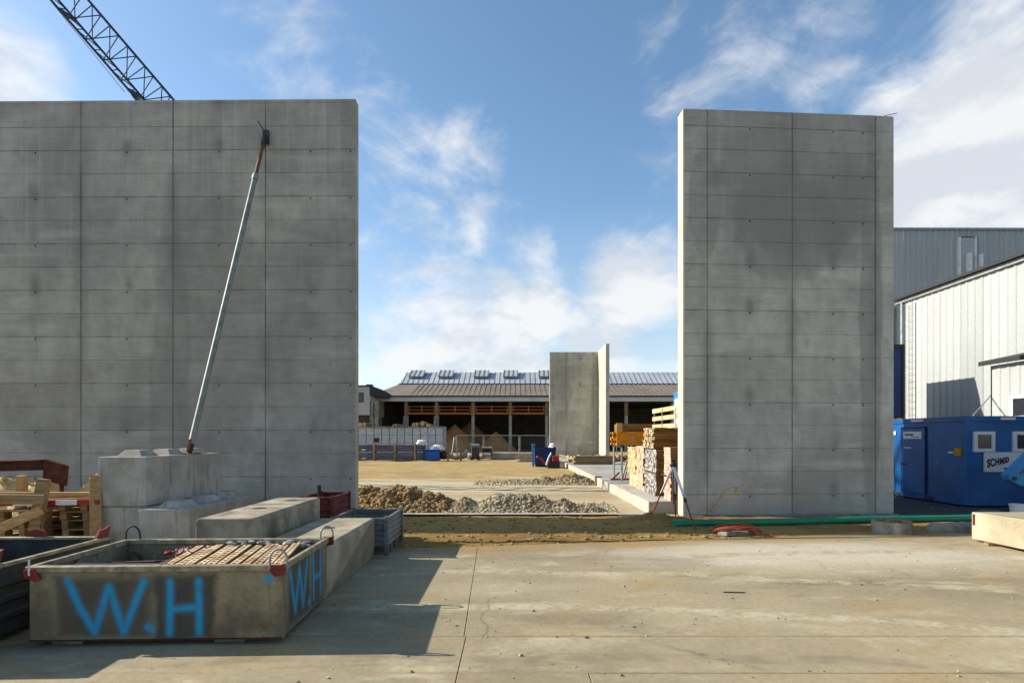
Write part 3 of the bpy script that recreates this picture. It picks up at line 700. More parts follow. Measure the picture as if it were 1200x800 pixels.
# what lies in the crate: each panel lifts out by itself
T = Matrix.Translation(ct.location) @ Matrix.Rotation(R(1.9), 4, 'Z')
pm = MB().box(-.042, 0, 0, .042, 1.10, .022).mesh('perforated_sheet', .004)
gp = 'perforated panels in the painted crate'
PL = ['the outermost by the lettered end', 'second from the lettered end', 'third from the lettered end', 'fourth from the lettered end', 'fifth from the lettered end', 'sixth from the lettered end', 'seventh from the lettered end', 'eighth from the lettered end', 'ninth from the lettered end', 'second from the red clamps', 'the one nearest the red clamps']
for i in range(11):
    o = link('perforated_sheet', pm, m_perf)
    o.location = T @ Vector((hw - .12 - i * .103 - (.04 if i > 3 else 0), .10 + random.uniform(-.02, .03), .655 + random.uniform(-.012, .018) - .012 * (i > 5)))
    o.rotation_euler = (R(.8), random.uniform(-.06, .06), R(1.9 + 9 + random.uniform(-1.5, 1.5)))
    tag(o, 'rusty perforated panel in the crate, ' + PL[i], 'steel sheet', gp)
o = MB().box(-.75, -.03, 0, .75, .03, .06).build('steel_beam', mat('blue grey steel bar', S(84, 92, 108), S(60, 64, 72), 5, .5, .1, .3)); o.location = T @ Vector((-.25, .36, .61)); o.rotation_euler = (0, R(.4), R(2.5))
tag(o, 'blue grey steel bar lying across the open crate', 'steel bar')
k = MB()
for i in range(12):
    x = -.1 + i * .085; k.bar((x, .15, .54), (x + .2, 1.02, .60), .035, .03)
k.build('girder', m_rusty, None); o = bpy.context.scene.objects[-1] if False else bpy.data.objects['girder']
o.name = 'reinforcing_bars'; o['kind'] = 'stuff'; o.location = T @ Vector((0, 0, -.02)); o.rotation_euler = (0, 0, R(1.9))
k = MB(); k2 = MB()
for i in range(46):
    p = (-.50 + random.random() * .5, .86 + random.random() * .36, .615 + random.random() * .05)
    (k if i % 2 else k2).ico(p, random.uniform(.015, .035), (1.5, 1, .8))
    q = (p[0] + random.uniform(-.08, .08), p[1] + random.uniform(-.05, .05), p[2] + random.uniform(.0, .05))
    (k2 if i % 2 else k).tube(p, q, .008, 5)
for kk, mm, nm in ((k, m_bright_red, 'red_clamps'), (k2, m_galv_l, 'steel_clamps')):
    o = kk.build(nm, mm, None, kind='stuff'); o.location = T @ Vector((0, 0, 0)); o.rotation_euler = (0, 0, R(1.9))
k = MB()
for i in range(40):
    p = Vector((.1 + random.random() * .9, 1.17 + random.random() * .1, .67 + random.random() * .05)); k.ico(p, random.uniform(.012, .03), (1.8, 1, .8))
o = k.build('couplers', m_wood_grey, None, kind='stuff'); o.location = T @ Vector((0, 0, 0)); o.rotation_euler = (0, 0, R(1.9))
k = MB()
for i in range(26):
    p = Vector((random.uniform(-1.05, .1), random.uniform(.12, 1.0), random.uniform(.50, .60))); q = p + Vector((random.uniform(.3, .8), random.uniform(-.2, .2), random.uniform(-.02, .05)))
    q.x = min(q.x, .25); k.bar(p, q, random.uniform(.015, .05), .02)
o = k.build('loose_bars', m_rusty, None, kind='stuff'); o.location = T @ Vector((0, 0, 0)); o.rotation_euler = (0, 0, R(1.9))
MB().box(-1.1, .1, .40, .2, 1.08, .49).build('dark_pack', m_dark_steel, ct); MB().box(-.35, .3, .55, .05, 1.1, .62).build('dark_pack', m_rusty, ct)

# ------------------------------------------------------------------ second crate at the left edge
c2 = thing('steel_crate', 'empty grey steel crate with red lifting ears left of the painted one', 'crate', (-5.52, 4.5, 0), R(1.9))
w2, l2, h2 = .80, 1.98, .70
MB().box(w2 - .02, 0, .10, w2, l2, h2).build('side_wall', m_dark_steel, c2)
MB().box(-w2, 0, .10, -w2 + .02, l2, h2).build('side_wall', m_dark_steel, c2)
MB().box(-w2 + .021, l2 - .02, .10, w2 - .021, l2, h2).build('end_wall', m_dark_steel, c2)
MB().box(-w2 + .021, 0, .10, w2 - .021, .02, h2).build('end_wall', m_dark_steel, c2)
MB().box(-w2, 0, .08, w2, l2, .099).build('base_plate', m_dark_steel, c2)
for z in (.24, .40, .55):
    MB().prism([(z - .05, w2), (z - .02, w2 + .03), (z + .02, w2 + .03), (z + .05, w2)], 0.02, l2 - .02, 'y').build('rib', m_box_steel, c2) if False else \
    MB().add([(w2 + .001, .04, z - .045), (w2 + .03, .06, z - .02), (w2 + .03, .06, z + .02), (w2 + .001, .04, z + .045), (w2 + .001, l2 - .04, z - .045), (w2 + .03, l2 - .06, z - .02), (w2 + .03, l2 - .06, z + .02), (w2 + .001, l2 - .04, z + .045)],
             [(0,1,2,3), (7,6,5,4), (0,4,5,1), (1,5,6,2), (2,6,7,3), (3,7,4,0)]).build('rib', m_dark_steel, c2)
for a in (MB().box(w2 - .03, 0, h2, w2 + .03, l2, h2 + .035), MB().box(-w2 - .03, 0, h2, -w2 + .03, l2, h2 + .035),
          MB().box(-w2 + .031, l2 - .05, h2, w2 - .031, l2 + .01, h2 + .035), MB().box(-w2 + .031, -.01, h2, w2 - .031, .05, h2 + .035)):
    a.build('rim', m_worn, c2, bevel=.006)
for x in (-w2 + .04, w2 - .04):
    for y in (.06, l2 - .06): MB().box(x - .05, y - .05, 0, x + .05, y + .05, .079).build('foot', m_dark_steel, c2)
    for y in (.45, l2 - .10):
        pts = [(0, 0), (.20, 0), (.24, .13), (.16, .10), (.06, .09)]
        MB().prism([(y - .1 + a, h2 + .03 + b) for a, b in pts], x - .01, x + .02, 'x').build('lifting_ear', m_red, c2)
hb = MB().prism([(-.15 + a * .9, h2 + .036 + b * .8) for a, b in [(0, 0), (.26, 0), (.24, .08), (.13, .11), (.02, .08)]], l2 - .03, l2 - .01, 'y').build('lifting_ear', m_red, c2)

# ------------------------------------------------------------------ ribbed grey box and red box
def stackbox(name, label, x0, x1, y0, y1, z0, z1, m, rz=0, cat='steel box'):
    t = thing(name, label, cat, ((x0 + x1) / 2, y0, 0), rz)
    w, l = (x1 - x0) / 2, y1 - y0
    n = 5; zs = lin(z0, z1 - .04, 2 * n)
    def prof(sgn):    # trapezoid swage lines
        pts = []
        for i in range(n):
            a, b = zs[2*i], zs[2*i+1]; c = zs[2*i+2]
            pts += [(0, a + .01), (.022, a + .03), (.022, b), (0, b + .02)]
        pts += [(0, z1 - .04)]
        return pts
    P = prof(1)
    def sheet(p, q, nx, ny):
        vs, fs = [], []
        for (o, z) in P:
            vs += [(p[0] + nx * o, p[1] + ny * o, z), (q[0] + nx * o, q[1] + ny * o, z)]
        for i in range(len(P) - 1): fs.append((2*i, 2*i+1, 2*i+3, 2*i+2))
        k = len(vs); vs += [(v[0] - nx * .012, v[1] - ny * .012, v[2]) for v in vs]
        fs += [tuple(a + k for a in f[::-1]) for f in fs[:len(P)-1]]
        fs += [(0, 1, 1 + k, k), (k - 2, k - 1, 2*k - 1, 2*k - 2)]
        return MB().add(vs, fs)
    sheet((-w + .05, 0), (w - .05, 0), 0, -1).build('side_panel', m, t)
    sheet((-w + .05, l), (w - .05, l), 0, 1).build('side_panel', m, t)
    sheet((w, .05), (w, l - .05), 1, 0).build('side_panel', m, t)
    sheet((-w, .05), (-w, l - .05), -1, 0).build('side_panel', m, t)
    for x in (-w, w):
        for y in (0, l):
            MB().box(x - .035, y - .035, 0, x + .035, y + .035, z1 + .02).build('corner_post', m, t, bevel=.005)
    for a in (MB().box(-w + .036, -.025, z1 - .04, w - .036, .02, z1), MB().box(-w + .036, l - .02, z1 - .04, w - .036, l + .025, z1),
              MB().box(-w - .025, .036, z1 - .04, -w + .02, l - .036, z1), MB().box(w - .02, .036, z1 - .04, w + .025, l - .036, z1)):
        a.build('rim', m, t, bevel=.004)
    MB().box(-w + .02, .02, z0, w - .02, l - .02, z0 + .02).build('floor_plate', m, t)
    for y in (.30 * l, .62 * l):
        MB().box(-w, y, .0, w + .01, y + .06, z0).build('skid', m, t)
    return t
stackbox('steel_box', 'ribbed grey stacking box at the end of the pale beam', -2.90, -2.03, 8.84, 9.98, .13, .61, m_box_steel)
stackbox('steel_box', 'red oxide ribbed box standing behind the worn concrete beam', -3.72, -3.17, 9.65, 10.6, .25, .86, m_redrust)
k = MB().tube((-3.6, 10.2, 0), (-3.6, 10.2, 1.02), .035, 8); tag(k.build('scaffold_tube', m_black_trim), 'short black tube standing in the red ribbed box', 'tube')

# ------------------------------------------------------------------ timber, pallets and scrap at the left edge
def pallet(x, y, z, rz, label, group, w=.8, l=1.2, m=m_wood_old):
    t = thing('pallet', label, 'pallet', (x, y, z), rz, group)
    for i in range(5):
        yy = i * (l - .14) / 4; MB().box(-w/2, yy, .122, w/2, yy + .14, .144).build('deck_board', m, t)
    for i in range(3):
        xx = -w/2 + i * (w - .10) / 2; MB().box(xx, 0, .10, xx + .10, l, .1215).build('stringer_board', m, t)
        MB().box(xx, 0, 0, xx + .10, l, .022).build('base_board', m, t)
        for j in range(3):
            yy = j * (l - .14) / 2; MB().box(xx, yy, .0225, xx + .10, yy + .14, .0995).build('pallet_block', m, t)
    return t
ords = ['lowest', 'second from below', 'third from below', 'fourth from below', 'fifth from below', 'topmost']
for i in range(6):
    pallet(-6.86 + random.uniform(-.03, .03), 8.78 + random.uniform(-.05, .05), i * .146, R(random.uniform(-3, 3)), 'weathered pallet beside the ballast blocks, ' + ords[i] + ' of its stack', 'pallets stacked by the ballast blocks')
for i in range(5):
    pallet(-7.95 + random.uniform(-.03, .03), 8.82 + random.uniform(-.05, .05), i * .146, R(random.uniform(-4, 4)), 'old pallet in the stack at the left edge, ' + (ords[:4] + ['topmost'])[i], 'pallets stacked at the left edge')
def timber(name, p, q, w, h, m, label, cat, up=(0, 0, 1)):
    k = MB().bar(Vector(p), Vector(q), w, h, up); o = k.build(name, m, None, bevel=.005); return tag(o, label, cat)
timber('timber_post', W(26, 557, 9.4), (-8.45, 9.4, .7), .13, .11, m_wood, 'short timber post standing behind the planks at the left edge', 'post')
timber('timber_post', W(51.5, 561, 8.5), (-7.42, 8.42, 0), .17, .09, m_wood_old, 'tall tilted timber post before the pallets', 'post')
timber('timber_post', W(112, 557, 8.72), (-6.66, 8.55 + .0, 0) if False else W(112, 640, 8.54), .15, .10, m_wood, 'orange timber post against the left side of the ballast blocks', 'post')
timber('timber_plank', W(-70, 579, 9.0), W(106, 580, 9.0), .05, .10, m_wood, 'straight pale plank running behind the tilted post', 'plank')
timber('timber_plank', W(-60, 584, 8.44), W(53, 585, 8.34), .05, .145, m_wood_old, 'knotty plank nailed to the front of the tilted post', 'plank')
timber('timber_plank', W(-60, 646, 8.0), W(49, 597, 8.38), .05, .135, m_wood, 'plank leaning diagonally below the knotty plank', 'plank')
def barrier(p, q, w, h, label):
    p, q = Vector(p), Vector(q); t = thing('barrier_board', label, 'barrier board', p)
    n = 7
    for i in range(n):
        MB().bar(p.lerp(q, i / n), p.lerp(q, (i + 1) / n - .002), w, h).build('stripe', m_bright_red if i % 2 == 0 else m_white, t, True)
barrier(W(-60, 591, 8.56), W(116, 588, 8.62), .03, .075, 'red and white barrier board lying among the pallets')
o = MB()
for i in range(16):
    o.bar((-8.6 + random.uniform(-.1, .1), 8.62 + i * .07, .78 + random.uniform(0, .12)), (-6.6 + random.uniform(-.3, .2), 8.6 + i * .07 + random.uniform(-.2, .2), .90 + random.uniform(-.02, .06)), .06, .03)
o.build('batten_litter', m_wood, None, kind='stuff')
hp = heap('sand_heap', 'small heap of pale sand behind the pallets at the left edge', 'sand heap', -10.6, -6.9, 9.9, 11.6, [(-9.2, 10.7, 1.3, .8, 1.08), (-8.0, 10.6, 1.0, .7, 1.18), (-9.9, 10.7, .8, .7, 1.1)], m_sand_pale, m_sand_pale, 250, .02, .07, .12, 'lumps', 12)
rb = thing('rusty_beam', 'rusty steel beam with a square end plate above the pallets', 'steel beam', (-10, 10.6, 1.0))
k = MB(); a0, a1 = Vector((-12.6, 10.45, 1.29)), Vector((-8.75, 10.2, 1.40))
k.bar(a0 + Vector((0, 0, .085)), a1 + Vector((0, 0, .085)), .24, .025).build('flange', m_rusty, rb, True)
MB().bar(a0 - Vector((0, 0, .085)), a1 - Vector((0, 0, .085)), .24, .025).build('flange', m_rusty, rb, True)
MB().bar(a0, a1, .03, .15).build('web', m_rusty, rb, True)
MB().add([W(51, 538, 10.15), W(80, 545.5, 10.45), W(77, 569, 10.45), W(50, 562, 10.15), W(55, 537, 10.35), W(81, 545, 10.6), W(79, 569, 10.6), W(54, 562, 10.35)],
         [(0,1,2,3),(7,6,5,4),(0,4,5,1),(1,5,6,2),(2,6,7,3),(3,7,4,0)]).build('end_plate', m_rusty, rb, True)
for x in (-8.62, -11.2):
    MB().tube((x, 10.45, 0), (x, 10.45, 1.17), .04, 8).build('prop_leg', m_rusty, rb, True)

# ------------------------------------------------------------------ objects along the right wall
gp_ = thing('green_pipe', 'long green plastic sewer pipe lying along the foot of the short wall', 'pipe', (3.4, 11.4, 0))
a, b = Vector((3.42, 11.55, .085)), Vector((10.6, 12.45, .085))
n_ = 30; pts = [a.lerp(b, i / n_) + Vector((0, .03 * math.sin(i * .4), 0)) for i in range(n_ + 1)]
MB().path(pts, .08, 16).build('barrel', m_green, gp_, True, smooth=True)
for f_ in (.0, .48, .97):
    c = a.lerp(b, f_); MB().tube(c - Vector((.01, 0, 0)), c + (b - a).normalized() * .16, .092, 16).build('socket', m_green, gp_, True, smooth=True)

mr = thing('manhole_ring', 'round concrete manhole ring standing on the yard before the green pipe', 'manhole ring', (7.68, 11.05, 0))
k = MB(); nn = 40; ro, ri, hh = .36, .275, .23
vs = []
for i in range(nn):
    t = 2 * math.pi * i / nn; jit = random.uniform(-.006, .006)
    vs += [(ro*math.cos(t), ro*math.sin(t), 0), ((ro - .012)*math.cos(t), (ro - .012)*math.sin(t), hh + jit), (ri*math.cos(t), ri*math.sin(t), hh - .03 + jit), (ri*math.cos(t), ri*math.sin(t), 0)]
fs = []
for i in range(nn):
    j = (i + 1) % nn
    for q in range(4): fs.append((4*i+q, 4*j+q, 4*j+(q+1) % 4, 4*i+(q+1) % 4))
k.add(vs, fs).build('ring', m_conc2, mr, smooth=True)
k = MB()
for i in range(60):
    r = ri * math.sqrt(random.random()) * .92; t = random.random() * 6.28; k.ico((r*math.cos(t), r*math.sin(t), .17 + random.random() * .05), random.uniform(.02, .05))
k.tube((0, 0, 0), (0, 0, .17), ri * .99, 20); k.build('earth_fill', m_loose, mr, kind='stuff')

def chunk(name, label, c, sx, sy_, h, m, seed, rz=0):
    random.seed(seed); k = MB(); n = 9; ring = []
    for i in range(n):
        t = 2 * math.pi * i / n; r = random.uniform(.8, 1.05); ring.append((r * math.cos(t) * sx, r * math.sin(t) * sy_))
    vs = [(x, y, 0) for x, y in ring] + [(x * .93, y * .9, h * random.uniform(.65, 1.0)) for x, y in ring] + [(0, 0, h * .95)]
    fs = [tuple(range(n))[::-1]] + [(i, (i+1) % n, n + (i+1) % n, n + i) for i in range(n)] + [(n+i, n + (i+1) % n, 2*n) for i in range(n)]
    o = k.add(vs, fs).build(name, m, None, bevel=.008); o.location = c; o.rotation_euler = (0, 0, rz); return tag(o, label, 'concrete chunk')
chunk('concrete_chunk', 'broken slab of concrete lying right of the manhole ring', (9.05, 11.2, 0), .62, .28, .17, m_conc2, 5, .15)
chunk('concrete_chunk', 'flat lump of concrete under the coil of orange cable', (4.35, 10.75, 0), .38, .20, .10, m_conc2, 9)
random.seed(21)

coil = MB(); pts = []
for i in range(240):
    t = i * .22; r = .30 + .06 * math.sin(i * .13) + random.uniform(-.012, .012)
    pts.append((4.45 + r * 1.35 * math.cos(t) + .03 * math.sin(i * .05), 10.80 + r * .7 * math.sin(t), .125 + .05 * (i / 240) + .018 * math.sin(i * .5) - .09 * (abs(math.cos(t)) ** 4)))
pts += [(4.85, 10.72, .03), (5.05, 10.62, .014), (5.0, 10.5, .014), (4.8, 10.48, .014)]
tag(coil.path(pts, .011, 6).build('cable_coil', m_hose, None, smooth=True), 'tangled coil of orange cable on a concrete lump at the foot of the short wall', 'cable coil')
dm = MB()
for i in range(160):
    x, y = random.gauss(4.0, .35), random.gauss(11.2, .22); r = random.uniform(.01, .045); dm.ico((x, y, r * .3), r, (1.4, 1, .6))
dm.build('spoil_crumbs', m_clod, None, kind='stuff')

# tripod
tp = thing('tripod', 'red and white surveying tripod standing at the end of the short wall', 'tripod', (3.70, 12.6, 0))
hd = Vector((3.705, 12.55, 1.27))
for foot in (Vector((3.40, 13.30, 0.03)), Vector((3.93, 13.12, .02)), Vector((3.75, 11.16, .01))):
    top = hd + (foot - hd).normalized() * .06; d = foot - top
    side_ = d.cross(Vector((0, 0, 1))).normalized() * .022
    lg = MB(); lg.tube(top + side_, top + d * .55 + side_ * .6, .016, 7).tube(top - side_, top + d * .55 - side_ * .6, .016, 7)
    lo_ = lg.build('leg', m_white, tp, True)
    MB().tube(top + d * .45, foot, .013, 7).build('lower_leg', m_bright_red, lo_) if False else None
    q = MB().tube(top + d * .46, foot, .018, 7); q.v = [v - Vector(tp.location) for v in q.v]; q.build('foot_tube', m_red, lo_)
    q = MB().tube(top + d * .52, top + d * .57, .035, 8); q.v = [v - Vector(tp.location) for v in q.v]; q.build('clamp', m_black, lo_)
MB().tube(hd + Vector((0, 0, -.02)), hd + Vector((0, 0, .03)), .085, 14).build('head_plate', m_black, tp, True)
k = MB().tube(hd + Vector((0, 0, .031)), hd + Vector((0, 0, .10)), .04, 10).box(hd.x - .05, hd.y - .03, hd.z + .095, hd.x + .05, hd.y + .03, hd.z + .14)
k.build('mount', m_black, tp, True)
MB().tube(hd + Vector((0, 0, -.9)), hd + Vector((0, 0, -.021)), .016, 8).build('centre_column', m_dark_steel, tp, True)
MB().path([hd + Vector((.05, -.02, -.1)), hd + Vector((.10, 0, -.35)), hd + Vector((.07, 0, -.55))], .02, 6).build('strap', m_red, tp, True)

# dry weed
wd = thing('dry_weed', 'dry weed with one yellow leaf growing at the end of the short wall', 'plant', (4.0, 11.6, 0))
def stem(pts, r=.006): MB().path(pts, r, 5).build('stem', m_stem, wd, True)
b0 = Vector((3.95, 11.7, 0)); 
stem([b0, b0 + Vector((.15, 0, .22)), b0 + Vector((.42, .02, .48)), b0 + Vector((.55, .02, .70)), b0 + Vector((.72, .02, .84)), b0 + Vector((.92, .02, .84))])
stem([b0, b0 + Vector((.22, -.02, .14)), b0 + Vector((.50, -.03, .26))], .005)
stem([b0, b0 + Vector((-.05, 0, .15)), b0 + Vector((-.09, 0, .30))], .005)
def leaf(c, w, h, rx=0, rz=0):
    o = MB().add([(0, 0, 0), (w * .5, .012, -h * .35), (w * .35, .0, -h * .8), (0, -.01, -h), (-w * .35, 0, -h * .8), (-w * .5, .012, -h * .35), (0, -.012, -h * .5)],
             [(0, 1, 6), (1, 2, 6), (2, 3, 6), (3, 4, 6), (4, 5, 6), (5, 0, 6)]).build('leaf', m_leaf, wd)
    o.location = Vector(c) - Vector(wd.location); o.rotation_euler = (rx, 0, rz)
leaf((b0.x + .86, 11.70, .86), .075, .20)
for i in range(9):
    t = i / 8; leaf((b0.x + .30 + t * .35, 11.72, .40 + t * .38 + random.uniform(-.04, .04)), .03, .06, random.uniform(-.6, .6), random.uniform(-1, 1))

# precast beam at the right edge
pb = thing('concrete_beam', 'pale precast concrete beam on timber skids at the right edge of the yard', 'concrete beam', (8.42, 8.2, 0), 0, 'precast concrete beams')
vs = [(8.30, 7.6, .10), (9.6, 7.6, .10), (9.75, 10.13, .03), (8.52, 10.13, .03)]
k = MB().add(vs + [(x, y, z + .50) for x, y, z in vs], [(0,3,2,1),(4,5,6,7),(0,1,5,4),(1,2,6,5),(2,3,7,6),(3,0,4,7)])
k.build('body', m_beam_c, pb, True, bevel=.02, seg=2)
MB().box(8.50, 10.04, .30, 8.512, 10.08, .50).build('cast_in_slot', m_rusty, pb, True)
for y in (8.1, 9.6): tag(MB().box(8.37, y, 0, 9.6, y + .10, .055 if y > 9 else .10).build('timber_skid', m_wood_old, None, bevel=.005), 'timber skid under the ' + ('far' if y > 9 else 'near') + ' end of the pale precast beam', 'timber')

# ------------------------------------------------------------------ lumber on the raised floor
bm_cache = {}
def board_stack(name, label, x0, y0, z0, w, l, rows, cols, th, m_end, m_side, gap=.005, cat='timber stack', group='timber stacks on the raised floor', jit=.02):
    """boards run along x, their ends face the gap; each board is a part"""
    t = thing(name, label, cat, (x0, y0, z0), 0, group)
    bw = w / cols; key = (bw, th, l, m_end.name); me = bm_cache.get(key)
    if me is None:
        me = MB().box(0, gap / 2, 0, l, bw - gap / 2, th - gap).mesh('board', .003); me.materials.append(m_side); me.materials.append(m_end); bm_cache[key] = me
        for p in me.polygons:
            if p.normal.x < -.6: p.material_index = 1
    for r in range(rows):
        dx = random.uniform(-jit, jit)
        for c in range(cols):
            link('board', me, m_side, t, loc=(dx * .5 + random.uniform(-jit, jit) * .5, c * bw, r * th))
    return t
Z0 = .303
def bearers(x0, y0, l, w, z, label):
    for i, x in enumerate((.3, l - .4)):
        pass
board_stack('timber_stack', 'stack of red lacquered boards just behind the end of the short wall', 4.02, 13.86, Z0 + .0, .58, 3.6, 16, 3, .085, m_wood_pink, m_wood_brown)
board_stack('timber_stack', 'lower bundle of grey and brown boards right behind the red lacquered stack', 3.96, 15.02, Z0, 1.30, 3.6, 20, 9, .064, m_wood_grey, m_wood_brown, jit=.03)
board_stack('timber_stack', 'upper bundle of grey and brown boards piled higher than its neighbours', 3.90, 15.06, Z0 + 20 * .064 + .03, 1.2, 3.6, 10, 8, .058, m_wood_grey2, m_wood_brown, jit=.05)
board_stack('timber_stack', 'low stack of salmon board ends beyond the tall brown bundles', 3.98, 16.55, Z0, .95, 3.0, 18, 5, .075, m_wood_pink, m_wood_brown, jit=.03)
board_stack('timber_stack', 'upper bundle of pale planks beyond the salmon boards', 4.02, 17.75, Z0 + .42, 1.2, 3.0, 16, 8, .055, m_wood_pale, m_wood_pale, jit=.03)
board_stack('timber_stack', 'squat pile of square pale beams under the pale plank bundle', 4.05, 17.80, Z0, 1.0, 2.6, 2, 3, .20, m_wood_pale, m_wood_pale)
for i, (y, z, s) in enumerate(((14.98, .93, 'lower'), (13.84, .93, 'red'))):
    q = MB().bar((3.95, y + .0, z), (3.95, y + (1.36 if s == 'lower' else .6), z + .02), .02, .035); 
    tag(q.build('steel_band', m_black_trim, None), 'dark steel band across the ends of the ' + ('brown boards' if s == 'lower' else 'red lacquered boards'), 'band')
gr_ = thing('timber_rack', 'three pale planks on posts forming a rail on top of the brown bundles', 'rail', (4.0, 14.9, 2.2))
for y0_, y1_ in ((480, 474), (489, 485), (498, 497)):
    MB().bar(W(765, y0_ + 2, 15.9), W(812, y1_, 13.9), .03, .12).build('plank', m_wood_pale, gr_, True)
for px, Yp in ((767, 15.9), (776, 15.3), (792, 14.6)):
    MB().bar(W(px, 503, Yp + .05), W(px, 478, Yp + .05), .025, .025).build('post', m_galv, gr_, True)

# yellow girders stacked beyond
gd = 'yellow formwork girders by the fence'
for r in range(2):
    for c in range(6):
        t = thing('formwork_girder', 'yellow timber girder of the %s layer by the fence, %s from the gap side' % (('lower', 'upper')[r], ('first', 'second', 'third', 'fourth', 'fifth', 'last')[c]), 'girder', (3.84 + .16 * random.random(), 20.3 + c * .24, 1.64 + r * .245), 0, gd)
        MB().box(0, -.05, 0, 3.2, .05, .06).build('flange', m_yellow, t); MB().box(0, -.05, .18, 3.2, .05, .24).build('flange', m_yellow, t)
        MB().box(0.02, -.016, .0605, 3.2, .016, .1795).build('web', m_wood_brown if c % 2 else m_yellow, t)
te = thing('steel_trestle', 'steel trestle carrying the yellow girders beside the fence', 'trestle', (4.0, 20.2, .3))
for x in (4.0, 6.6):
    MB().box(x, 20.1, 1.56, x + .1, 21.75, 1.638).build('beam', m_dark_steel, te, True)
    for y in (20.14, 21.7): MB().tube((x + .05, y, .303), (x + .05, y, 1.559), .035, 8).build('leg', m_galv, te, True)
timber('timber_post', (3.98, 20.25, 2.13), (3.98, 20.25, 2.45), .22, .05, m_wood, 'short pale timber upright on the end of the yellow girders', 'post')
bp = thing('timber_stack', 'dark brown board pack lying on top of the yellow girders', 'timber stack', (4.1, 20.3, 2.13), 0, 'timber stacks on the raised floor')
for i in range(3):
    for j in range(4): MB().box(4.05, 20.35 + j * .31, 2.132 + i * .10, 7.4, 20.65 + j * .31, 2.132 + i * .10 + .094).build('board', m_wood_brown, bp, True)

# push-pull prop lying against the planks
pp = thing('wall_prop', 'short steel prop with a rusty foot leaning on the pale planks', 'prop', (2.6 * 0 + 3.9, 19.2, .3))
q0, q1 = W(729, 556, 21.0), W(743, 511, 20.2); q0.z = .34
MB().tube(q0, q1, .04, 8).build('tube', m_conc_new, pp, True); MB().tube(q0 + Vector((.12, .1, 0)), q1 + Vector((.03, .3, -.5)), .03, 8).build('tube', m_galv_l, pp, True)
MB().box(q0.x - .45, q0.y - .2, .304, q0.x + .35, q0.y + .2, .345).build('foot_plate', m_red, pp, True)
MB().bar(q0 + Vector((-.35, 0, 0)), q0 + Vector((-.1, 0, .25)), .05, .05).build('bracket', m_rusty, pp, True)

# debris by the far wall
pl = thing('timber_stack', 'low brown pile of boards on the far end of the raised floor', 'timber stack', (5.0, 33, .3), 0, 'timber stacks on the raised floor')
for i in range(4): MB().box(3.72 + .1 * (i % 2), 33, .303 + i * .13, 6.5 + .1 * (i % 2) - .3, 34.0, .303 + i * .13 + .12).build('board', m_wood_old, pl, True)
db = MB()
for i in range(70):
    p = Vector((random.uniform(6.2, 9.2), random.uniform(36, 43), .34)); d = Vector((random.uniform(-1, 1), random.uniform(-.6, .6), random.uniform(0, .25)))
    db.bar(p, p + d, random.uniform(.05, .15), random.uniform(.03, .12))
db.build('steel_scrap', m_rusty, None, kind='stuff')
db = MB()
for i in range(60):
    p = Vector((random.uniform(3.8, 9.0), random.uniform(37, 46), .33)); d = Vector((random.uniform(-1, 1), random.uniform(-.6, .6), random.uniform(0, .2)))
    db.bar(p, p + d, random.uniform(.05, .2), random.uniform(.03, .12))
db.build('timber_offcuts', m_wood_pale, None, kind='stuff')

# ------------------------------------------------------------------ site cabins
def cabin(label, x0, y0, z0, lx, ly, h, m=None, door=None, windows=(), group='blue site cabins', trim=None):
    t = thing('site_cabin', label, 'site cabin', (x0, y0, z0), 0, group); m = m or m_blue; e = .11
    MB().box(.03, .03, .05, lx - .03, ly - .03, h - .05).build('walls', m, t)
    f = trim or m
    for x in (0, lx - e):
        for y in (0, ly - e): MB().box(x, y, 0, x + e, y + e, h).build('corner_post', f, t, bevel=.008)
    for z in (.002, h - .15):
        for a in (MB().box(e + .001, .002, z, lx - e - .001, .09, z + .145), MB().box(e + .001, ly - .09, z, lx - e - .001, ly - .002, z + .145), MB().box(.002, e + .001, z, .09, ly - e - .001, z + .145), MB().box(lx - .09, e + .001, z, lx - .002, ly - e - .001, z + .145)):
            a.build('rail', f, t, bevel=.006)
    MB().box(.04, .04, h - .051, lx - .04, ly - .04, h - .012).build('roof', m_galv, t)
    return t
cb = cabin('large blue site cabin with a white company sign and two small windows', 12.47, 15.0, .04, 2.44, 6.06, 2.47)
def onface(name, y0, y1, z0, z1, d, m, parent=cb): return MB().box(-d, y0, z0, .028, y1, z1).build(name, m, parent)      # on the long left face
def onend(name, x0, x1, z0, z1, d, m, parent=cb, **k): return MB().box(x0, -d, z0, x1, .028, z1).build(name, m, parent, **k)
dr = onface('door', 1.50, 2.45, .16, 2.15, .012, m_blue)
for a in ((1.46, 1.495, .16, 2.2), (2.455, 2.49, .16, 2.2)): onface('door_frame', *a, .02, m_blue_d)
onface('door_frame', 1.46, 2.49, 2.16, 2.2, .02, m_blue_d)
MB().box(-.07, 2.34, 1.02, -.013, 2.42, 1.06).box(-.07, 2.24, 1.03, -.05, 2.42, 1.05).build('handle', m_black, dr)
MB().box(-.016, 1.62, 1.84, -.0125, 2.38, 2.06).build('sign_plate', m_frame_w, dr)
MB().box(-.018, 1.95, 1.94, -.0165, 2.32, 1.99).box(-.018, 1.72, 1.88, -.0165, 2.05, 1.90).build('print', m_black_trim, dr)
MB().box(-.016, 2.05, 1.54, -.0125, 2.36, 1.57).build('sticker', m_frame_w, dr)
onface('sticker', 2.75, 3.35, 1.96, 2.08, .004, m_frame_w); onface('sticker', 1.55, 2.05, 2.36, 2.43, .012, m_frame_w)
onface('label_plate', .42, .62, 1.42, 1.48, .004, m_frame_w); onface('socket_box', .18, .34, 1.36, 1.58, .05, m_yellow)
onface('lock', .95, 1.0, 1.12, 1.17, .01, m_galv_l)
for y in (1.15, 2.5): MB().box(-.006, y, .02, .05, y + .36, .12).build('fork_pocket', m_hole, cb)
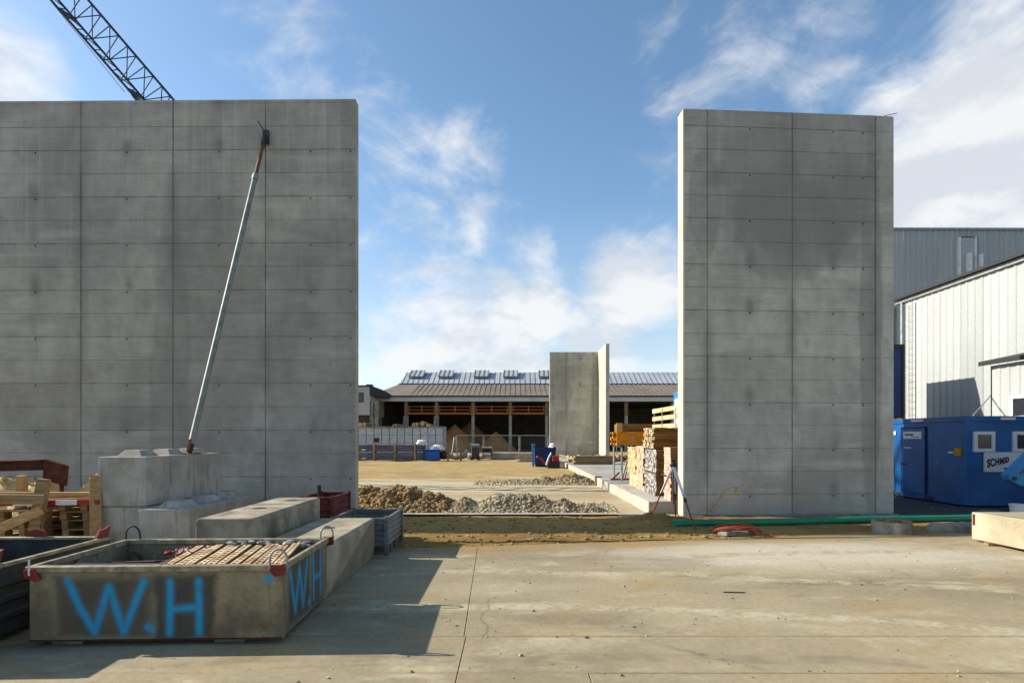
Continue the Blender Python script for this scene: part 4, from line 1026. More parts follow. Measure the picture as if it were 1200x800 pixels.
for x0_, zz in ((.20, 1.62), (1.28, 1.62)):
    wn = MB()
    for a in ((0, 0, .58, .09), (0, .47, .58, .56), (0, .09, .10, .47), (.48, .09, .58, .47)):
        wn.box(x0_ + a[0], -.03, zz - .14 + a[1], x0_ + a[2], .029, zz - .14 + a[3])
    wo = wn.build('window', m_frame_w, cb)
    MB().box(x0_ + .101, -.012, zz - .05, x0_ + .479, .027, zz + .329).build('pane', m_glass, wo)
sg = onend('sign', .50, 2.28, .93, 1.47, .008, m_frame_w)
def text_mesh(body, size, m, parent, loc, rot, shear=.25, extr=.002, bold=.012, sx=1.0):
    cu = bpy.data.curves.new('lettering', 'FONT'); cu.body = body; cu.size = size; cu.shear = shear; cu.extrude = extr; cu.offset = bold
    tmp = bpy.data.objects.new('lettering_source', cu); COL.objects.link(tmp)
    dg = bpy.context.evaluated_depsgraph_get(); me = bpy.data.meshes.new_from_object(tmp.evaluated_get(dg)); bpy.data.objects.remove(tmp)
    me.materials.clear(); me.materials.append(m)
    o = link('lettering', me, m, parent); o.location = loc; o.rotation_euler = rot; o.scale = (sx, 1, 1); return o
x_ = .57
for i, ch_ in enumerate('SCHMID'):
    o = text_mesh(ch_, .30 - i * .022, m_black_trim, sg, (x_, -.011, 1.06 + i * .027), (R(90), R(-7), 0), .2, .002, .014, .62)
    xs_ = [v.co.x for v in o.data.vertices]; o.location.x = x_ - min(xs_) * .62; x_ += (max(xs_) - min(xs_)) * .62 - .010
MB().box(1.02, -.012, 1.0, 2.2, -.0085, 1.05).build('stripe', m_blue, sg)
onend('sticker', .95, 1.35, 2.36, 2.43, .012, m_frame_w)

c_up = cabin('dark blue site cabin with a black corner post above the large blue cabin', 9.9, 21.6, 2.66, 5.65, 2.44, 2.95, m_blue_d, trim=m_black_trim)
c_lo = cabin('dark blue site cabin hidden below the other one behind the large cabin', 9.9, 21.6, .02, 5.65, 2.44, 2.62, m_blue_d, trim=m_black_trim)
k = MB()
for i in range(14): k.ico((13.0 + random.random() * 1.2, 19.2 + random.random(), 2.55), random.uniform(.05, .12), (2, 1, .5))
k.build('roof_litter', m_orange, None, kind='stuff')
# two high cabins beyond the timber
cabin('light blue cabin on the ground behind the timber stacks', 10.78, 34, .0, 6.06, 2.44, 2.45, m_blue_l)
ub = cabin('light blue cabin with a white window on top of the other one behind the timber', 10.78, 34, 2.46, 6.06, 2.44, 2.45, m_blue_l)
MB().box(-.03, .4, .35, .028, 2.1, 2.0).build('window_shutter', m_white, ub)

# machine arm and bucket at the right edge
ma = thing('machine_arm', 'light blue machine arm reaching in at the right edge by the cabin', 'machine', (12.6, 13.4, 0))
def P2(px, py): v = W(px, py, 13.4); return (v.x, v.z)
MB().prism([P2(1178, 556), P2(1205, 530), P2(1260, 500), P2(1260, 560), P2(1215, 571), P2(1192, 569), P2(1180, 562)], 13.3, 13.55, 'y').build('boom', m_blue_l, ma, True, bevel=.02)
MB().prism([P2(1190, 554), P2(1204, 540), P2(1225, 528), P2(1225, 548)], 13.28, 13.299, 'y').build('slot', m_dark, ma, True)
MB().tube((P2(1184, 560)[0], 13.26, P2(1184, 560)[1]), (P2(1184, 560)[0], 13.6, P2(1184, 560)[1]), .05, 12).build('pivot', m_dark_steel, ma, True)
MB().box(13.25, 13.35, 0, 13.55, 13.6, .9).build('leg', m_blue_l, ma, True); MB().box(12.9, 13.1, 0, 14.2, 13.9, .06).build('base', m_dark_steel, ma, True)
bk = thing('bucket', 'white plastic bucket standing below the light blue machine arm', 'bucket', (12.05, 13.0, 0))
MB().tube((0, 0, .0), (0, 0, .30), .14, 18, .17).build('pail', m_white, bk, smooth=True); MB().tube((0, 0, .301), (0, 0, .33), .178, 18).build('lid', m_white, bk)

# guard rail with steps behind the short wall (its shade falls on the cabin)
hr = thing('cabin_steps', 'dark steel steps with a handrail leaning at the side of the large blue cabin', 'steps', (11.7, 18.6, 0))
for y in (18.0, 18.9):
    MB().bar((11.15, y, .05), (12.35, y, 1.0), .05, .16).build('stringer', m_dark_steel, hr, True)
    MB().path([(11.2, y, .1), (11.2, y, 1.05), (12.3, y, 1.95)], .02, 6).build('handrail', m_dark_steel, hr, True)
for i in range(4): MB().box(11.2 + i * .28, 18.03, .18 + i * .24, 11.45 + i * .28, 18.87, .21 + i * .24).build('tread', m_galv, hr, True)

# ------------------------------------------------------------------ buildings on the right
def corrugated(p, q, z0, zt0, zt1, pitch, dep, nrm):
    """sheet wall from p to q (x, y), foot z0, top from zt0 to zt1, trapezoid ribs towards nrm"""
    p, q, nrm = Vector(p), Vector(q), Vector(nrm); ln = (q - p).length; d = (q - p) / ln; n = max(2, int(ln / pitch)); pit = ln / n
    pr_ = []
    for i in range(n):
        s = i * pit; pr_ += [(s, 0), (s + pit * .55, 0), (s + pit * .65, dep), (s + pit * .9, dep)]
    pr_.append((ln, 0)); vs, fs = [], []
    for s, o in pr_:
        b = p + d * s + nrm * o; t = zt0 + (zt1 - zt0) * s / ln; vs += [(b.x, b.y, z0), (b.x, b.y, t)]
    for i in range(len(pr_) - 1): fs.append((2*i, 2*i+2, 2*i+3, 2*i+1))
    return MB().add(vs, fs)
wb = thing('white_shed', 'white corrugated shed with a dark eaves trim behind the blue cabins', 'shed', (18, 20, 0))
for i in range(12):
    ya = 25.0 - i * 1.04; o_ = random.uniform(0, .006)
    corrugated((18 - o_, ya), (18 - o_, ya - 1.036), 0, 8.15, 8.15, .26, .025, (-1, 0)).build('cladding_sheet', m_clad_w, wb, True)
MB().box(18.02, 12.5, 0, 30, 25.0, 7.9).build('body', m_clad_w, wb, True)
MB().box(17.86, 12.4, 8.10, 18.2, 25.5, 8.24).build('gutter', m_galv, wb, True)
MB().add([(17.7, 12.3, 8.245), (17.7, 25.6, 8.245), (24, 25.6, 9.6), (24, 12.3, 9.6), (30.2, 12.3, 8.245), (30.2, 25.6, 8.245)] + [(17.7, 12.3, 8.36), (17.7, 25.6, 8.36), (24, 25.6, 9.72), (24, 12.3, 9.72), (30.2, 12.3, 8.36), (30.2, 25.6, 8.36)],
         [(0,1,2,3), (3,2,5,4), (9,8,7,6), (10,11,8,9), (0,6,7,1), (4,5,11,10), (0,3,9,6), (3,4,10,9), (1,7,8,2), (2,8,11,5)]).build('roof', m_black_trim, wb, True)
MB().tube((17.92, 25.1, 0), (17.92, 25.1, 8.1), .07, 10).build('downpipe', m_galv, wb, True)
MB().box(17.2, 25.55, 0, 18.0, 26.1, 8.0).build('corner_bay', m_clad_g, wb, True)
ld = thing('wall_ladder', 'thin steel ladder fixed to the white shed next to its far corner', 'ladder', (17.9, 24.6, 0))
for y in (24.35, 24.75): MB().tube((17.84, y, 2.2), (17.84, y, 8.0), .016, 6).build('rail', m_galv, ld, True)
for i in range(19): MB().tube((17.84, 24.35, 2.4 + i * .3), (17.84, 24.75, 2.4 + i * .3), .009, 5).build('rung', m_galv, ld, True)
sh = thing('lean_to', 'small white lean-to with a dark roof and one window beside the white shed', 'shed', (16, 15, 0))
for i in range(6):
    corrugated((16, 18.2 - i * 1.03), (16, 18.2 - i * 1.03 - 1.026), 0, 4.28, 4.28, .26, .024, (-1, 0)).build('cladding_sheet', m_clad_w, sh, True)
corrugated((16, 18.25), (17.9, 18.25), 0, 4.3, 4.6, .30, .03, (0, 1)).build('end_cladding', m_clad_w, sh, True)
MB().add([(15.75, 11.8, 4.31), (15.75, 18.45, 4.31), (17.85, 18.45, 4.75), (17.85, 11.8, 4.75), (15.75, 11.8, 4.46), (15.75, 18.45, 4.46), (17.85, 18.45, 4.9), (17.85, 11.8, 4.9)],
         [(0,1,2,3),(7,6,5,4),(0,4,5,1),(1,5,6,2),(2,6,7,3),(3,7,4,0)]).build('roof', m_black_trim, sh, True)
wn = MB()
for a in ((15.9, 17.42, 2.55, 3.2), ):
    wn.box(15.93, 16.3, 2.50, 15.995, 17.5, 2.60).box(15.93, 16.3, 3.15, 15.995, 17.5, 3.25).box(15.93, 17.38, 2.601, 15.995, 17.5, 3.149).box(15.93, 16.3, 2.601, 15.995, 16.42, 3.149)
wo = wn.build('window', m_frame_w, sh, True)
q = MB().box(15.95, 16.42, 2.6, 15.99, 17.38, 3.15); q.v = [v - Vector((16, 15, 0)) for v in q.v]; q.build('pane', m_glass, wo)
tag(MB().tube(W(1140, 487, 17.3), W(1163, 461, 18.4), .02, 6).build('stay_rod', m_galv), 'thin steel stay rod between the large blue cabin roof and the lean-to', 'rod')

gb_ = thing('grey_hall', 'tall grey corrugated hall behind the white shed', 'hall', (30, 36, 0))
for i in range(26):
    u0, u1 = i / 26, (i + 1) / 26 - .0002
    corrugated((18.5 + 27.5 * u0, 36.35 - .85 * u0), (18.5 + 27.5 * u1, 36.35 - .85 * u1), 0, 15.75 - .4 * u0, 15.75 - .4 * u1, .35, .05, (0, -1)).build('cladding_sheet', m_clad_g, gb_, True)
MB().bar((18.5, 36.35, 15.8), (46, 35.5, 15.40), .25, .14).build('parapet', m_galv, gb_, True)
MB().box(18.6, 36.5, 0, 46, 48, 15.0).build('body', m_clad_g, gb_, True)
def onhall(name, px0, py0, px1, py1, m, d): 
    a, b = W(px0, py1, 35.9), W(px1, py0, 35.9); return MB().box(a.x, 35.9 - d, a.z, b.x, 36.1, b.z).build(name, m, gb_, True)
onhall('door', 1124, 279, 1141, 326, m_clad_g, .08); onhall('door_frame', 1123, 278, 1124.5, 326, m_white, .12); onhall('door_frame', 1141, 278, 1143, 326, m_white, .12); onhall('door_frame', 1123, 276.5, 1143, 278, m_galv, .12)
onhall('flue', 1131, 298, 1135, 326, m_white, .3); onhall('flue', 1145, 299, 1148, 320, m_white, .3)

# ------------------------------------------------------------------ open storage hall far behind
HY = 75.0; SC = HY / F_PX
def hx(px): return (px - 600) * SC
def hz(py): return H_CAM - (py - 513) * SC
oh = thing('storage_hall', 'long open storage hall with a tan roof and a zinc rooflight strip', 'hall', (10, HY, 0))
MB().box(hx(433), HY, hz(470), 46, HY + .25, hz(465)).build('fascia', m_fascia, oh, True)
MB().box(hx(432), HY - .25, hz(464.8), 46.3, HY + .3, hz(463.4)).build('gutter', m_black_trim, oh, True)
ze, zm, zr = hz(463.3), 10.05, 12.35
x_l, x_r = hx(433), 46
vs = [(x_l, HY + .05, ze), (x_r, HY + .05, ze), (x_r, 83, zm), (-17.2, 83, zm), (x_l, 100, ze), (-17.2, 96, zm)]
MB().add(vs + [(v[0], v[1], v[2] - .2) for v in vs], [(0,1,2,3), (0,3,5,4), (6,9,8,7), (6,10,11,9), (0,6,7,1), (0,4,10,6), (4,5,11,10), (1,7,8,2)]).build('roof', m_roof_tan, oh, True)
rk = MB()
for i in range(84):
    x = -14 + i * .72
    if x > 45.5: break
    rk.bar((x, HY + .1, ze + .02), (x, 82.9, zm + .02), .10, .05)
rk.build('roof_ribs', m_roof_tan, oh, True, kind='stuff')
xm = -17.1
MB().add([(xm, 83, zm + .05), (x_r, 83, zm + .05), (x_r, 87, zr), (xm + .45, 87, zr), (xm, 92, zm), (x_r, 92, zm)], [(0,1,2,3), (3,2,5,4), (0,3,4)]).build('rooflight', m_roof_grey, oh, True)
MB().box(xm - .1, 82.85, zm - .02, x_r, 82.98, zm + .12).build('flashing', m_black_trim, oh, True)
sk = MB(); i = 0
while xm + .3 + i * .78 < x_r:
    x = xm + .3 + i * .78; sk.bar((x, 83, zm + .10), (x + .1, 87, zr + .03), .05, .03); i += 1
sk.build('roof_seams', m_seam, oh, True, kind='stuff')
for a, b in ((481, 497), (515, 531), (556, 572), (590, 606), (631, 647)):
    s86 = 86 / F_PX; xa, xb = (a - 600) * s86, (b - 600) * s86
    v = [(xa, 84.9, 11.15), (xb, 84.9, 11.15), (xb + .1, 86.9, 12.35), (xa + .1, 86.9, 12.35)]
    o = MB().add([(p[0], p[1] - .1, p[2] + .02) for p in v] + [(p[0], p[1] - .15, p[2] + .30) for p in v], [(0,1,2,3),(7,6,5,4),(0,4,5,1),(1,5,6,2),(2,6,7,3),(3,7,4,0)]).build('skylight', m_roof_grey, oh, True)
    v2 = [Vector((p[0], p[1] - .15, p[2] + .30)) - Vector(oh.location) for p in v]
    k = MB()
    for j in range(4):
        u = j / 3; k.bar(v2[0].lerp(v2[1], u) + Vector((0, 0, .03)), v2[3].lerp(v2[2], u) + Vector((0, 0, .03)), .14, .06)
    k.bar(v2[0] + Vector((0, -.08, -.12)), v2[1] + Vector((0, -.08, -.12)), .1, .3); k.build('sash', m_seam, o)
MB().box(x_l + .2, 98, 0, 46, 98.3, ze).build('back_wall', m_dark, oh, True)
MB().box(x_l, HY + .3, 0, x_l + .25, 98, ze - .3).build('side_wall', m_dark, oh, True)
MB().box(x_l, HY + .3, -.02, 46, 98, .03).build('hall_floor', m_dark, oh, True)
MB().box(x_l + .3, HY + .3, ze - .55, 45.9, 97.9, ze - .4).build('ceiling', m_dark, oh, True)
for px, bend in ((443, 1), (475, 1), (511, 1), (554, 0), (598, 0), (641, 0), (735, 0), (790, 0)):
    x = hx(px)
    MB().box(x - .22, HY + .5, hz(487), x + .22, HY + 1.0, hz(470.5)).build('column_head', m_wood_old, oh, True)
    if bend:
        MB().add([(x - .35, HY + .5, hz(487)), (x + .3, HY + .5, hz(487)), (x + .3, HY + 1.1, hz(487)), (x - .35, HY + 1.1, hz(487)), (x - .75, HY + .5, 0), (x + .15, HY + .5, 0), (x + .15, HY + 1.1, 0), (x - .75, HY + 1.1, 0)],
                 [(0,1,2,3),(7,6,5,4),(0,4,5,1),(1,5,6,2),(2,6,7,3),(3,7,4,0)]).build('column', m_conc2, oh, True)
    else:
        MB().box(x - .2, HY + .5, 0, x + .2, HY + .95, hz(487.1)).build('column', m_conc, oh, True)
cols = [475, 511, 554, 598, 641]
for a, b in zip(cols[:-1], cols[1:]):
    xa, xb = hx(a) + .25, hx(b) - .25
    t = MB().box(xa, HY + .7, hz(485), xb, HY + .95, hz(482.8)).build('crane_rail', m_orange, oh, True)
    for z in (475.5, 479.3): MB().box(xa, HY + .72, hz(z + .8), xb, HY + .8, hz(z)).build('guard_rail', m_orange, oh, True)
    for f_ in (.03, .5, .97):
        x = xa + (xb - xa) * f_; MB().box(x - .07, HY + .74, hz(482.7), x + .07, HY + .84, hz(474.8)).build('rail_post', m_orange, oh, True)
for nm, lb, px, Yh, r, h in (('sand_heap', 'tall cone of orange sand under the open hall', 533, 79, 4.2, 3.9), ('sand_heap', 'smaller cone of brown sand under the open hall', 581, 79, 3.2, 2.9), ('sand_heap', 'wide sand cone deep in the hall behind the tall one', 551, 88, 5, 4.6)):
    c = (px - 600) / F_PX * Yh; k = MB(); n = 28; rings = 10; vs = []
    for j in range(rings + 1):
        rr = r * j / rings; zz = h * (1 - j / rings) ** .92
        for i in range(n):
            t_ = 2 * math.pi * i / n; w_ = 1 + .08 * nz(math.cos(t_) * 2, math.sin(t_) * 2, 1, j * .3 + px); vs.append((c + rr * w_ * math.cos(t_), Yh + rr * w_ * .8 * math.sin(t_), zz))
    fs = [(j*n+i, j*n+(i+1) % n, (j+1)*n+(i+1) % n, (j+1)*n+i) for j in range(rings) for i in range(n)]
    o = k.add(vs, fs).build(nm, m_sand, None, smooth=True); tag(o, lb, 'sand heap')

# white annex at the hall's left end
wa = thing('white_annex', 'white flat-roofed annex with a dark window at the end of the open hall', 'building', (-22, 70, 0))
YA = 70; ax = lambda px: (px - 600) / F_PX * YA; az = lambda py: H_CAM - (py - 513) / F_PX * YA
MB().box(ax(395), YA, az(486), ax(433), YA + 8, az(453)).build('upper_storey', m_clad_g, wa, True)
MB().box(ax(394), YA - .1, az(452.9), ax(434), YA + 8.2, az(451.3)).build('roof_edge', m_black_trim, wa, True)
MB().box(ax(426.5), YA + 1, az(451.2), ax(433), YA + 2, az(449.2)).build('vent', m_dark_steel, wa, True)
MB().box(ax(395), YA + 1.0, 0, ax(432.5), YA + 8, az(486.2)).build('lower_storey', m_dark_steel, wa, True)
wo = MB().box(ax(417.5), YA - .06, az(471), ax(426), YA - .003, az(460)).build('window', m_black_trim, wa, True)
q = MB().box(ax(418.2), YA - .08, az(470), ax(425.2), YA - .061, az(461)); q.v = [v - Vector((-22, 70, 0)) for v in q.v]; q.build('pane', m_glass, wo)
MB().add([(ax(433.2), YA, az(452)), (ax(433.2), YA + 8, az(452)), (ax(448), HY - .5, az(458)), (ax(433.2), YA, az(463)), (ax(433.2), YA + 8, az(463)), (ax(448), HY - .5, az(464))], [(0,1,2), (3,5,4), (0,3,4,1), (1,4,5,2), (2,5,3,0)]).build('link_roof', m_black_trim, wa, True)
for px in (434.5, 440): MB().box(ax(px) - .2, YA + .3, 0, ax(px) + .25, YA + .8, az(470)).build('column', m_conc2, wa, True)

# ------------------------------------------------------------------ middle ground left of the gap
bw_ = thing('bin_wall', 'grey steel panel wall of a storage bin before the open hall', 'panel wall', (-14, 50, 0))
YB = 50; bx = lambda px: (px - 600) / F_PX * YB; bz = lambda py: H_CAM - (py - 513) / F_PX * YB
MB().box(bx(405), YB + .05, -.1, bx(522), YB + .3, bz(500.5)).build('core', m_dark_steel, bw_, True)
x = 411.0
while x < 519:
    for a, b in ((509.3, 501.2), (519, 509.6), (543, 519.3)):
        MB().box(bx(x) + .03, YB, bz(a), bx(x + 9.05) - .03, YB + .06, bz(b)).build('panel', m_bin, bw_, True)
    x += 9.05
MB().box(bx(405), YB - .08, bz(501), bx(520), YB + .35, bz(499.4)).build('cap_beam', m_conc2, bw_, True)
MB().box(bx(519.8), YB - .1, 0, bx(522.5), YB + .4, bz(500)).build('end_post', m_galv, bw_, True)
MB().box(bx(439), YB - .12, bz(518), bx(444), YB - .005, bz(513)).build('opening', m_black_trim, bw_, True)
for i, (px, py, r) in enumerate(((422, 497.5, .22), (427, 497, .2), (461.5, 499, .16), (463, 498, .14), (485, 497.5, .2), (488, 497, .18), (495, 496, .24), (501.5, 498.3, .2))):
    c = W(px, py, YB + 1.5); lb = ['left end of the row, by the long wall', 'second, touching the first by the wall', 'flat one alone in the middle', 'upper one alone in the middle', 'first of the group by the bin end', 'second of the group by the bin end', 'largest and highest one', 'last one nearest the bin end'][i]
    t = thing('log', 'cut log resting behind the bin wall, ' + lb, 'log', c, 0, 'logs behind the bin wall')
    MB().tube((0, 0, 0), (random.uniform(-.2, .2), 3, 0), r, 10).build('bark', m_wood_old, t); MB().tube((0, -.02, 0), (0, -.001, 0), r * .96, 10).build('cut_face', m_log, t)
MB_log = MB().box(bx(405), YB + .9, 0, bx(510), YB + 4.6, bz(501.5)); tag(MB_log.build('log_pile', m_dark, None), 'dark mass of logs stacked behind the panel wall', 'log pile')

# bundles of grey pipes in timber frames
YP = 45.0; pxm = lambda px: (px - 600) / F_PX * YP; pzm = lambda py: H_CAM - (py - 513) / F_PX * YP
for b_, (z0, nm) in enumerate(((pzm(540) + .06, 'lower'), (pzm(530) + .06, 'upper'))):
    t = thing('pipe_bundle', nm + ' bundle of grey plastic pipes in a timber frame by the bin wall', 'pipe bundle', (-11, YP, z0), 0, 'bundles of grey pipes')
    x0_, x1_ = pxm(408), pxm(498 - b_ * 1)
    for r in range(4):
        for c in range(4):
            MB().tube((x0_ + random.uniform(-.1, .1), YP + c * .17, z0 + .08 + r * .158), (x1_ + random.uniform(-.12, .12), YP + c * .17, z0 + .08 + r * .158), .078, 8).build('pipe', m_pvc, t, True, smooth=True)
    for px in (415, 438.5, 463, 486.5):
        for y in (YP - .13, YP + .6): MB().box(pxm(px) - .06, y, z0 - .06, pxm(px) + .06, y + .04, z0 + .70).build('frame_post', m_wood, t, True)
        MB().box(pxm(px) - .06, YP - .12, z0 - .06, pxm(px) + .06, YP + .64, z0 - .001).build('frame_sill', m_wood, t, True)
        MB().box(pxm(px) - .05, YP - .085, z0 + .641, pxm(px) + .05, YP + .595, z0 + .69).build('frame_head', m_wood, t, True)
    for px in (424, ): MB().box(pxm(px), YP - .088, z0 + .12, pxm(px) + .35, YP - .08, z0 + .22).build('label', m_white, t, True)
    for px in (431, ): MB().box(pxm(px), YP - .088, z0 + .42, pxm(px) + .4, YP - .08, z0 + .60).build('blue_cap', m_blue, t, True)

def bag(name, label, cat, c, rx, ry, rz_, m, seed, sag=.5):
    k = MB(); n, mm = 20, 12; vs = []
    for j in range(mm + 1):
        ph = math.pi * j / mm
        for i in range(n):
            th = 2 * math.pi * i / n
            d = Vector((math.sin(ph) * math.cos(th), math.sin(ph) * math.sin(th), math.cos(ph)))
            s = 1 + .34 * mnoise.noise(d * 1.9 + Vector((seed, 0, 0))) + .14 * mnoise.noise(d * 6 + Vector((0, seed, 0)))
            z = d.z * rz_ * s
            if z < 0: z *= sag
            vs.append((c[0] + d.x * rx * s, c[1] + d.y * ry * s, c[2] + z))
    fs = [(j*n+i, j*n+(i+1) % n, (j+1)*n+(i+1) % n, (j+1)*n+i) for j in range(mm) for i in range(n)]
    return tag(k.add(vs, fs).build(name, m, None, smooth=True), label, cat)
bag('sack', 'bulging white sack lying on top of the grey pipe bundles', 'sack', W(494.5, 520, YP + .2), .50, .4, .34, m_bag, 2)
bb = thing('blue_bin', 'blue plastic bin beside the grey pipe bundles', 'bin', (pxm(507), YP - .2, 0))
MB().box(pxm(499.5), YP - .7, .06, pxm(516), YP + .4, pzm(527.5)).build('tub', m_tarp, bb, True, bevel=.05)
MB().box(pxm(499), YP - .75, pzm(527.4), pxm(516.5), YP + .45, pzm(526)).build('lid', m_tarp, bb, True, bevel=.02)
bag('sack', 'white plastic sheeting heaped on the blue bin', 'sheeting', W(512, 526, YP), .60, .4, .36, m_bag, 7)
bag('sack', 'dark rubbish sack squeezed behind the blue bin', 'sack', (pxm(519), YP + .2, .4), .38, .4, .55, m_black, 11)
tag(MB().box(pxm(497.5), YP - .75, 0, pxm(499), YP - .6, 1.0).build('timber_post', m_black_trim, None), 'black post standing between the pipe bundles and the blue bin', 'post')
rk_ = thing('pipe_cradle', 'timber cradle holding bent grey ducts beside the blue bin', 'cradle', (-5, 44, 0))
YC = 44; cxm = lambda px: (px - 600) / F_PX * YC; czm = lambda py: H_CAM - (py - 513) / F_PX * YC
for px in (525, 540): MB().box(cxm(px) - .07, YC - .1, 0, cxm(px) + .07, YC + .02, czm(527)).build('post', m_wood_old, rk_, True)
for i in range(6):
    MB().path([(cxm(526), YC + i * .08, czm(531 + i)), (cxm(533), YC + i * .08, czm(535 + i * .6)), (cxm(541), YC + i * .08, czm(533 + i * .8)), (cxm(547.5), YC + i * .08, czm(527 + i * 1.6))], .07, 7).build('duct', m_galv, rk_, True, smooth=True)
MB().tube((cxm(529.5), YC, czm(534)), (cxm(532.5), YC + .1, czm(512)), .06, 7).tube((cxm(536), YC, czm(534)), (cxm(533.2), YC + .1, czm(512)), .06, 7).build('hoop', m_galv, rk_, True)

ge = thing('generator', 'small grey generator on a frame before the wire fence', 'generator', (-2.6, 47, 0))
YG = 47; gx = lambda px: (px - 600) / F_PX * YG; gz = lambda py: H_CAM - (py - 513) / F_PX * YG
MB().box(gx(565), YG, .35, gx(576), YG + .9, gz(525)).build('housing', m_black_trim, ge, True, bevel=.03)
MB().box(gx(564.5), YG - .03, gz(525), gx(576.5), YG + .93, gz(523.5)).build('top_cover', m_conc_new, ge, True)
MB().box(gx(566), YG - .03, gz(533), gx(575), YG - .004, gz(530)).build('front_panel', m_white, ge, True)
for px in (565.3, 575.4): MB().box(gx(px) - .04, YG, 0, gx(px) + .04, YG + .08, .349).build('leg', m_galv, ge, True); MB().box(gx(px) - .04, YG + .8, 0, gx(px) + .04, YG + .88, .349).build('leg', m_galv, ge, True)
tl = thing('compressor', 'dark compressor with an orange hose left of the small generator', 'compressor', (-3.3, 46.5, 0))
MB().box(gx(553), 46.3, .15, gx(562), 47.0, 1.15).build('body', m_dark_steel, tl, True, bevel=.05); MB().tube((gx(552), 46.6, 1.25), (gx(562), 46.6, 1.25), .16, 10).build('tank', m_galv, tl, True)
for px in (554, 561): MB().tube((gx(px), 46.25, .16), (gx(px), 46.29, .16), .16, 12).build('wheel', m_black, tl, True)
MB().path([(gx(557), 46.1, .05), (gx(560), 45.9, .05), (gx(564), 46.0, .05)], .05, 6).build('hose', m_orange, tl, True)
bag('sand_heap', 'little pale heap of sand at the foot of the bent hall column', 'sand heap', (gx(549), 48.5, 0), .9, .8, .55, m_conc_new, 17)

# mobile fence
fen = ['behind the compressor', 'behind the generator', 'between the generator and the blue skip', 'behind the blue skip', 'behind the yellow girders', 'behind the timber stacks']
YF = 49.0; fxm = lambda px: (px - 600) / F_PX * YF; fzm = lambda py: H_CAM - (py - 513) / F_PX * YF
spans = [(535, 567), (567.3, 609), (609.3, 643), (690, 722), (722.3, 752), (752.3, 790)]
for i, (a, b) in enumerate(spans):
    if i == 3: continue
    t = thing('fence_panel', 'galvanised wire fence panel ' + fen[i], 'fence', (fxm(a), YF, 0), 0, 'mobile fence panels')
    xa, xb, zt = fxm(a) + .03, fxm(b) - .03, fzm(510)
    for x in (xa, xb): MB().tube((x, YF, .15), (x, YF, zt), .06 if x == xb else .035, 8).build('post', m_galv_l, t, True)
    for z in (zt, .25): MB().tube((xa + .03, YF, z), (xb - .03, YF, z), .035, 6).build('rail', m_galv, t, True)
    k = MB(); q = xa + .12
    while q < xb: k.bar((q, YF + .01, .25), (q, YF + .01, zt), .006, .006); q += .14
    for z in (.8, 1.4): k.bar((xa, YF + .012, z), (xb, YF + .012, z), .008, .008)
    k.build('wire_mesh', m_galv, t, True, kind='stuff')
    MB().box(xb - .35, YF - .12, 0, xb + .3, YF + .12, .149).build('foot_block', m_conc2, t, True)
tag(MB().box(fxm(576), YF - 1.2, .05, fxm(628), YF - .7, .62).build('concrete_barrier', m_conc_new, None, bevel=.04), 'long pale concrete barrier lying in front of the wire fence', 'barrier')
bt = thing('timber_stack', 'few grey planks lying on the sand left of the blue skip', 'timber stack', (1, 42, 0), 0, None)
for i in range(4): MB().box((605 - 600) / F_PX * 42 + .1 * i, 42 + .3 * (i % 2), .02 + .06 * i, (630 - 600) / F_PX * 42, 42.25 + .3 * (i % 2), .075 + .06 * i).build('plank', m_wood_grey, bt, True)

# blue skip and red plate compactor
YS = 36.0; sxm = lambda px: (px - 600) / F_PX * YS; szm = lambda py: H_CAM - (py - 513) / F_PX * YS
sk_ = thing('skip', 'dark blue tipping skip with light blue side bars on the sand', 'skip', (sxm(638), YS, 0))
vs = [(sxm(627), YS, .12), (sxm(650), YS, .12), (sxm(650), YS + 1.2, .12), (sxm(627), YS + 1.2, .12), (sxm(626), YS - .2, szm(524)), (sxm(651.5), YS - .2, szm(524)), (sxm(651.5), YS + 1.4, szm(524)), (sxm(626), YS + 1.4, szm(524))]
i_ = [(v[0] + (.05 if v[0] < sxm(638) else -.05), v[1] + (.05 if v[1] < YS + .5 else -.05), v[2] + (.05 if v[2] < .3 else .001)) for v in vs]
MB().add(vs + i_, [(0,3,2,1), (0,1,5,4), (1,2,6,5), (2,3,7,6), (3,0,4,7), (8,9,10,11), (12,13,9,8), (13,14,10,9), (14,15,11,10), (15,12,8,11), (4,5,13,12), (5,6,14,13), (6,7,15,14), (7,4,12,15)]).build('tub', m_blue_d, sk_, True)
MB().bar((sxm(625.2), YS - .3, .0), (sxm(624), YS - .3, szm(520)), .08, .12).build('side_bar', m_blue_l, sk_, True); MB().bar((sxm(625.2), YS + 1.0, .0), (sxm(624), YS + 1.0, szm(520)), .08, .12).build('side_bar', m_blue_l, sk_, True)
MB().tube((sxm(624), YS - .3, szm(520.5)), (sxm(627), YS - .3, szm(521.5)), .05, 8).build('tilt_lever', m_blue_l, sk_, True)
MB().box(sxm(628), YS + .1, 0, sxm(649), YS + .25, .119).build('runner', m_black, sk_, True); MB().box(sxm(628), YS + .9, 0, sxm(649), YS + 1.05, .119).build('runner', m_black, sk_, True)
MB().box(sxm(628), YS, szm(525.5), sxm(650), YS + 1.1, szm(524.5)).build('fill', m_earth, sk_, True)
bag('sack', 'white sack lying in the corner of the blue skip', 'sack', (sxm(648), YS + .2, szm(523.5)), .28, .3, .22, m_bag, 23)
YR = 33.5; rx_ = lambda px: (px - 600) / F_PX * YR; rz_ = lambda py: H_CAM - (py - 513) / F_PX * YR
pc = thing('plate_compactor', 'red plate compactor with white handle standing before the blue skip', 'compactor', (rx_(648), YR, 0))
MB().prism([(rx_(641), .05), (rx_(655), .05), (rx_(655.5), .45), (rx_(643), .42)], YR, YR + .7, 'y').build('base_plate', m_black_trim, pc, True, bevel=.02)
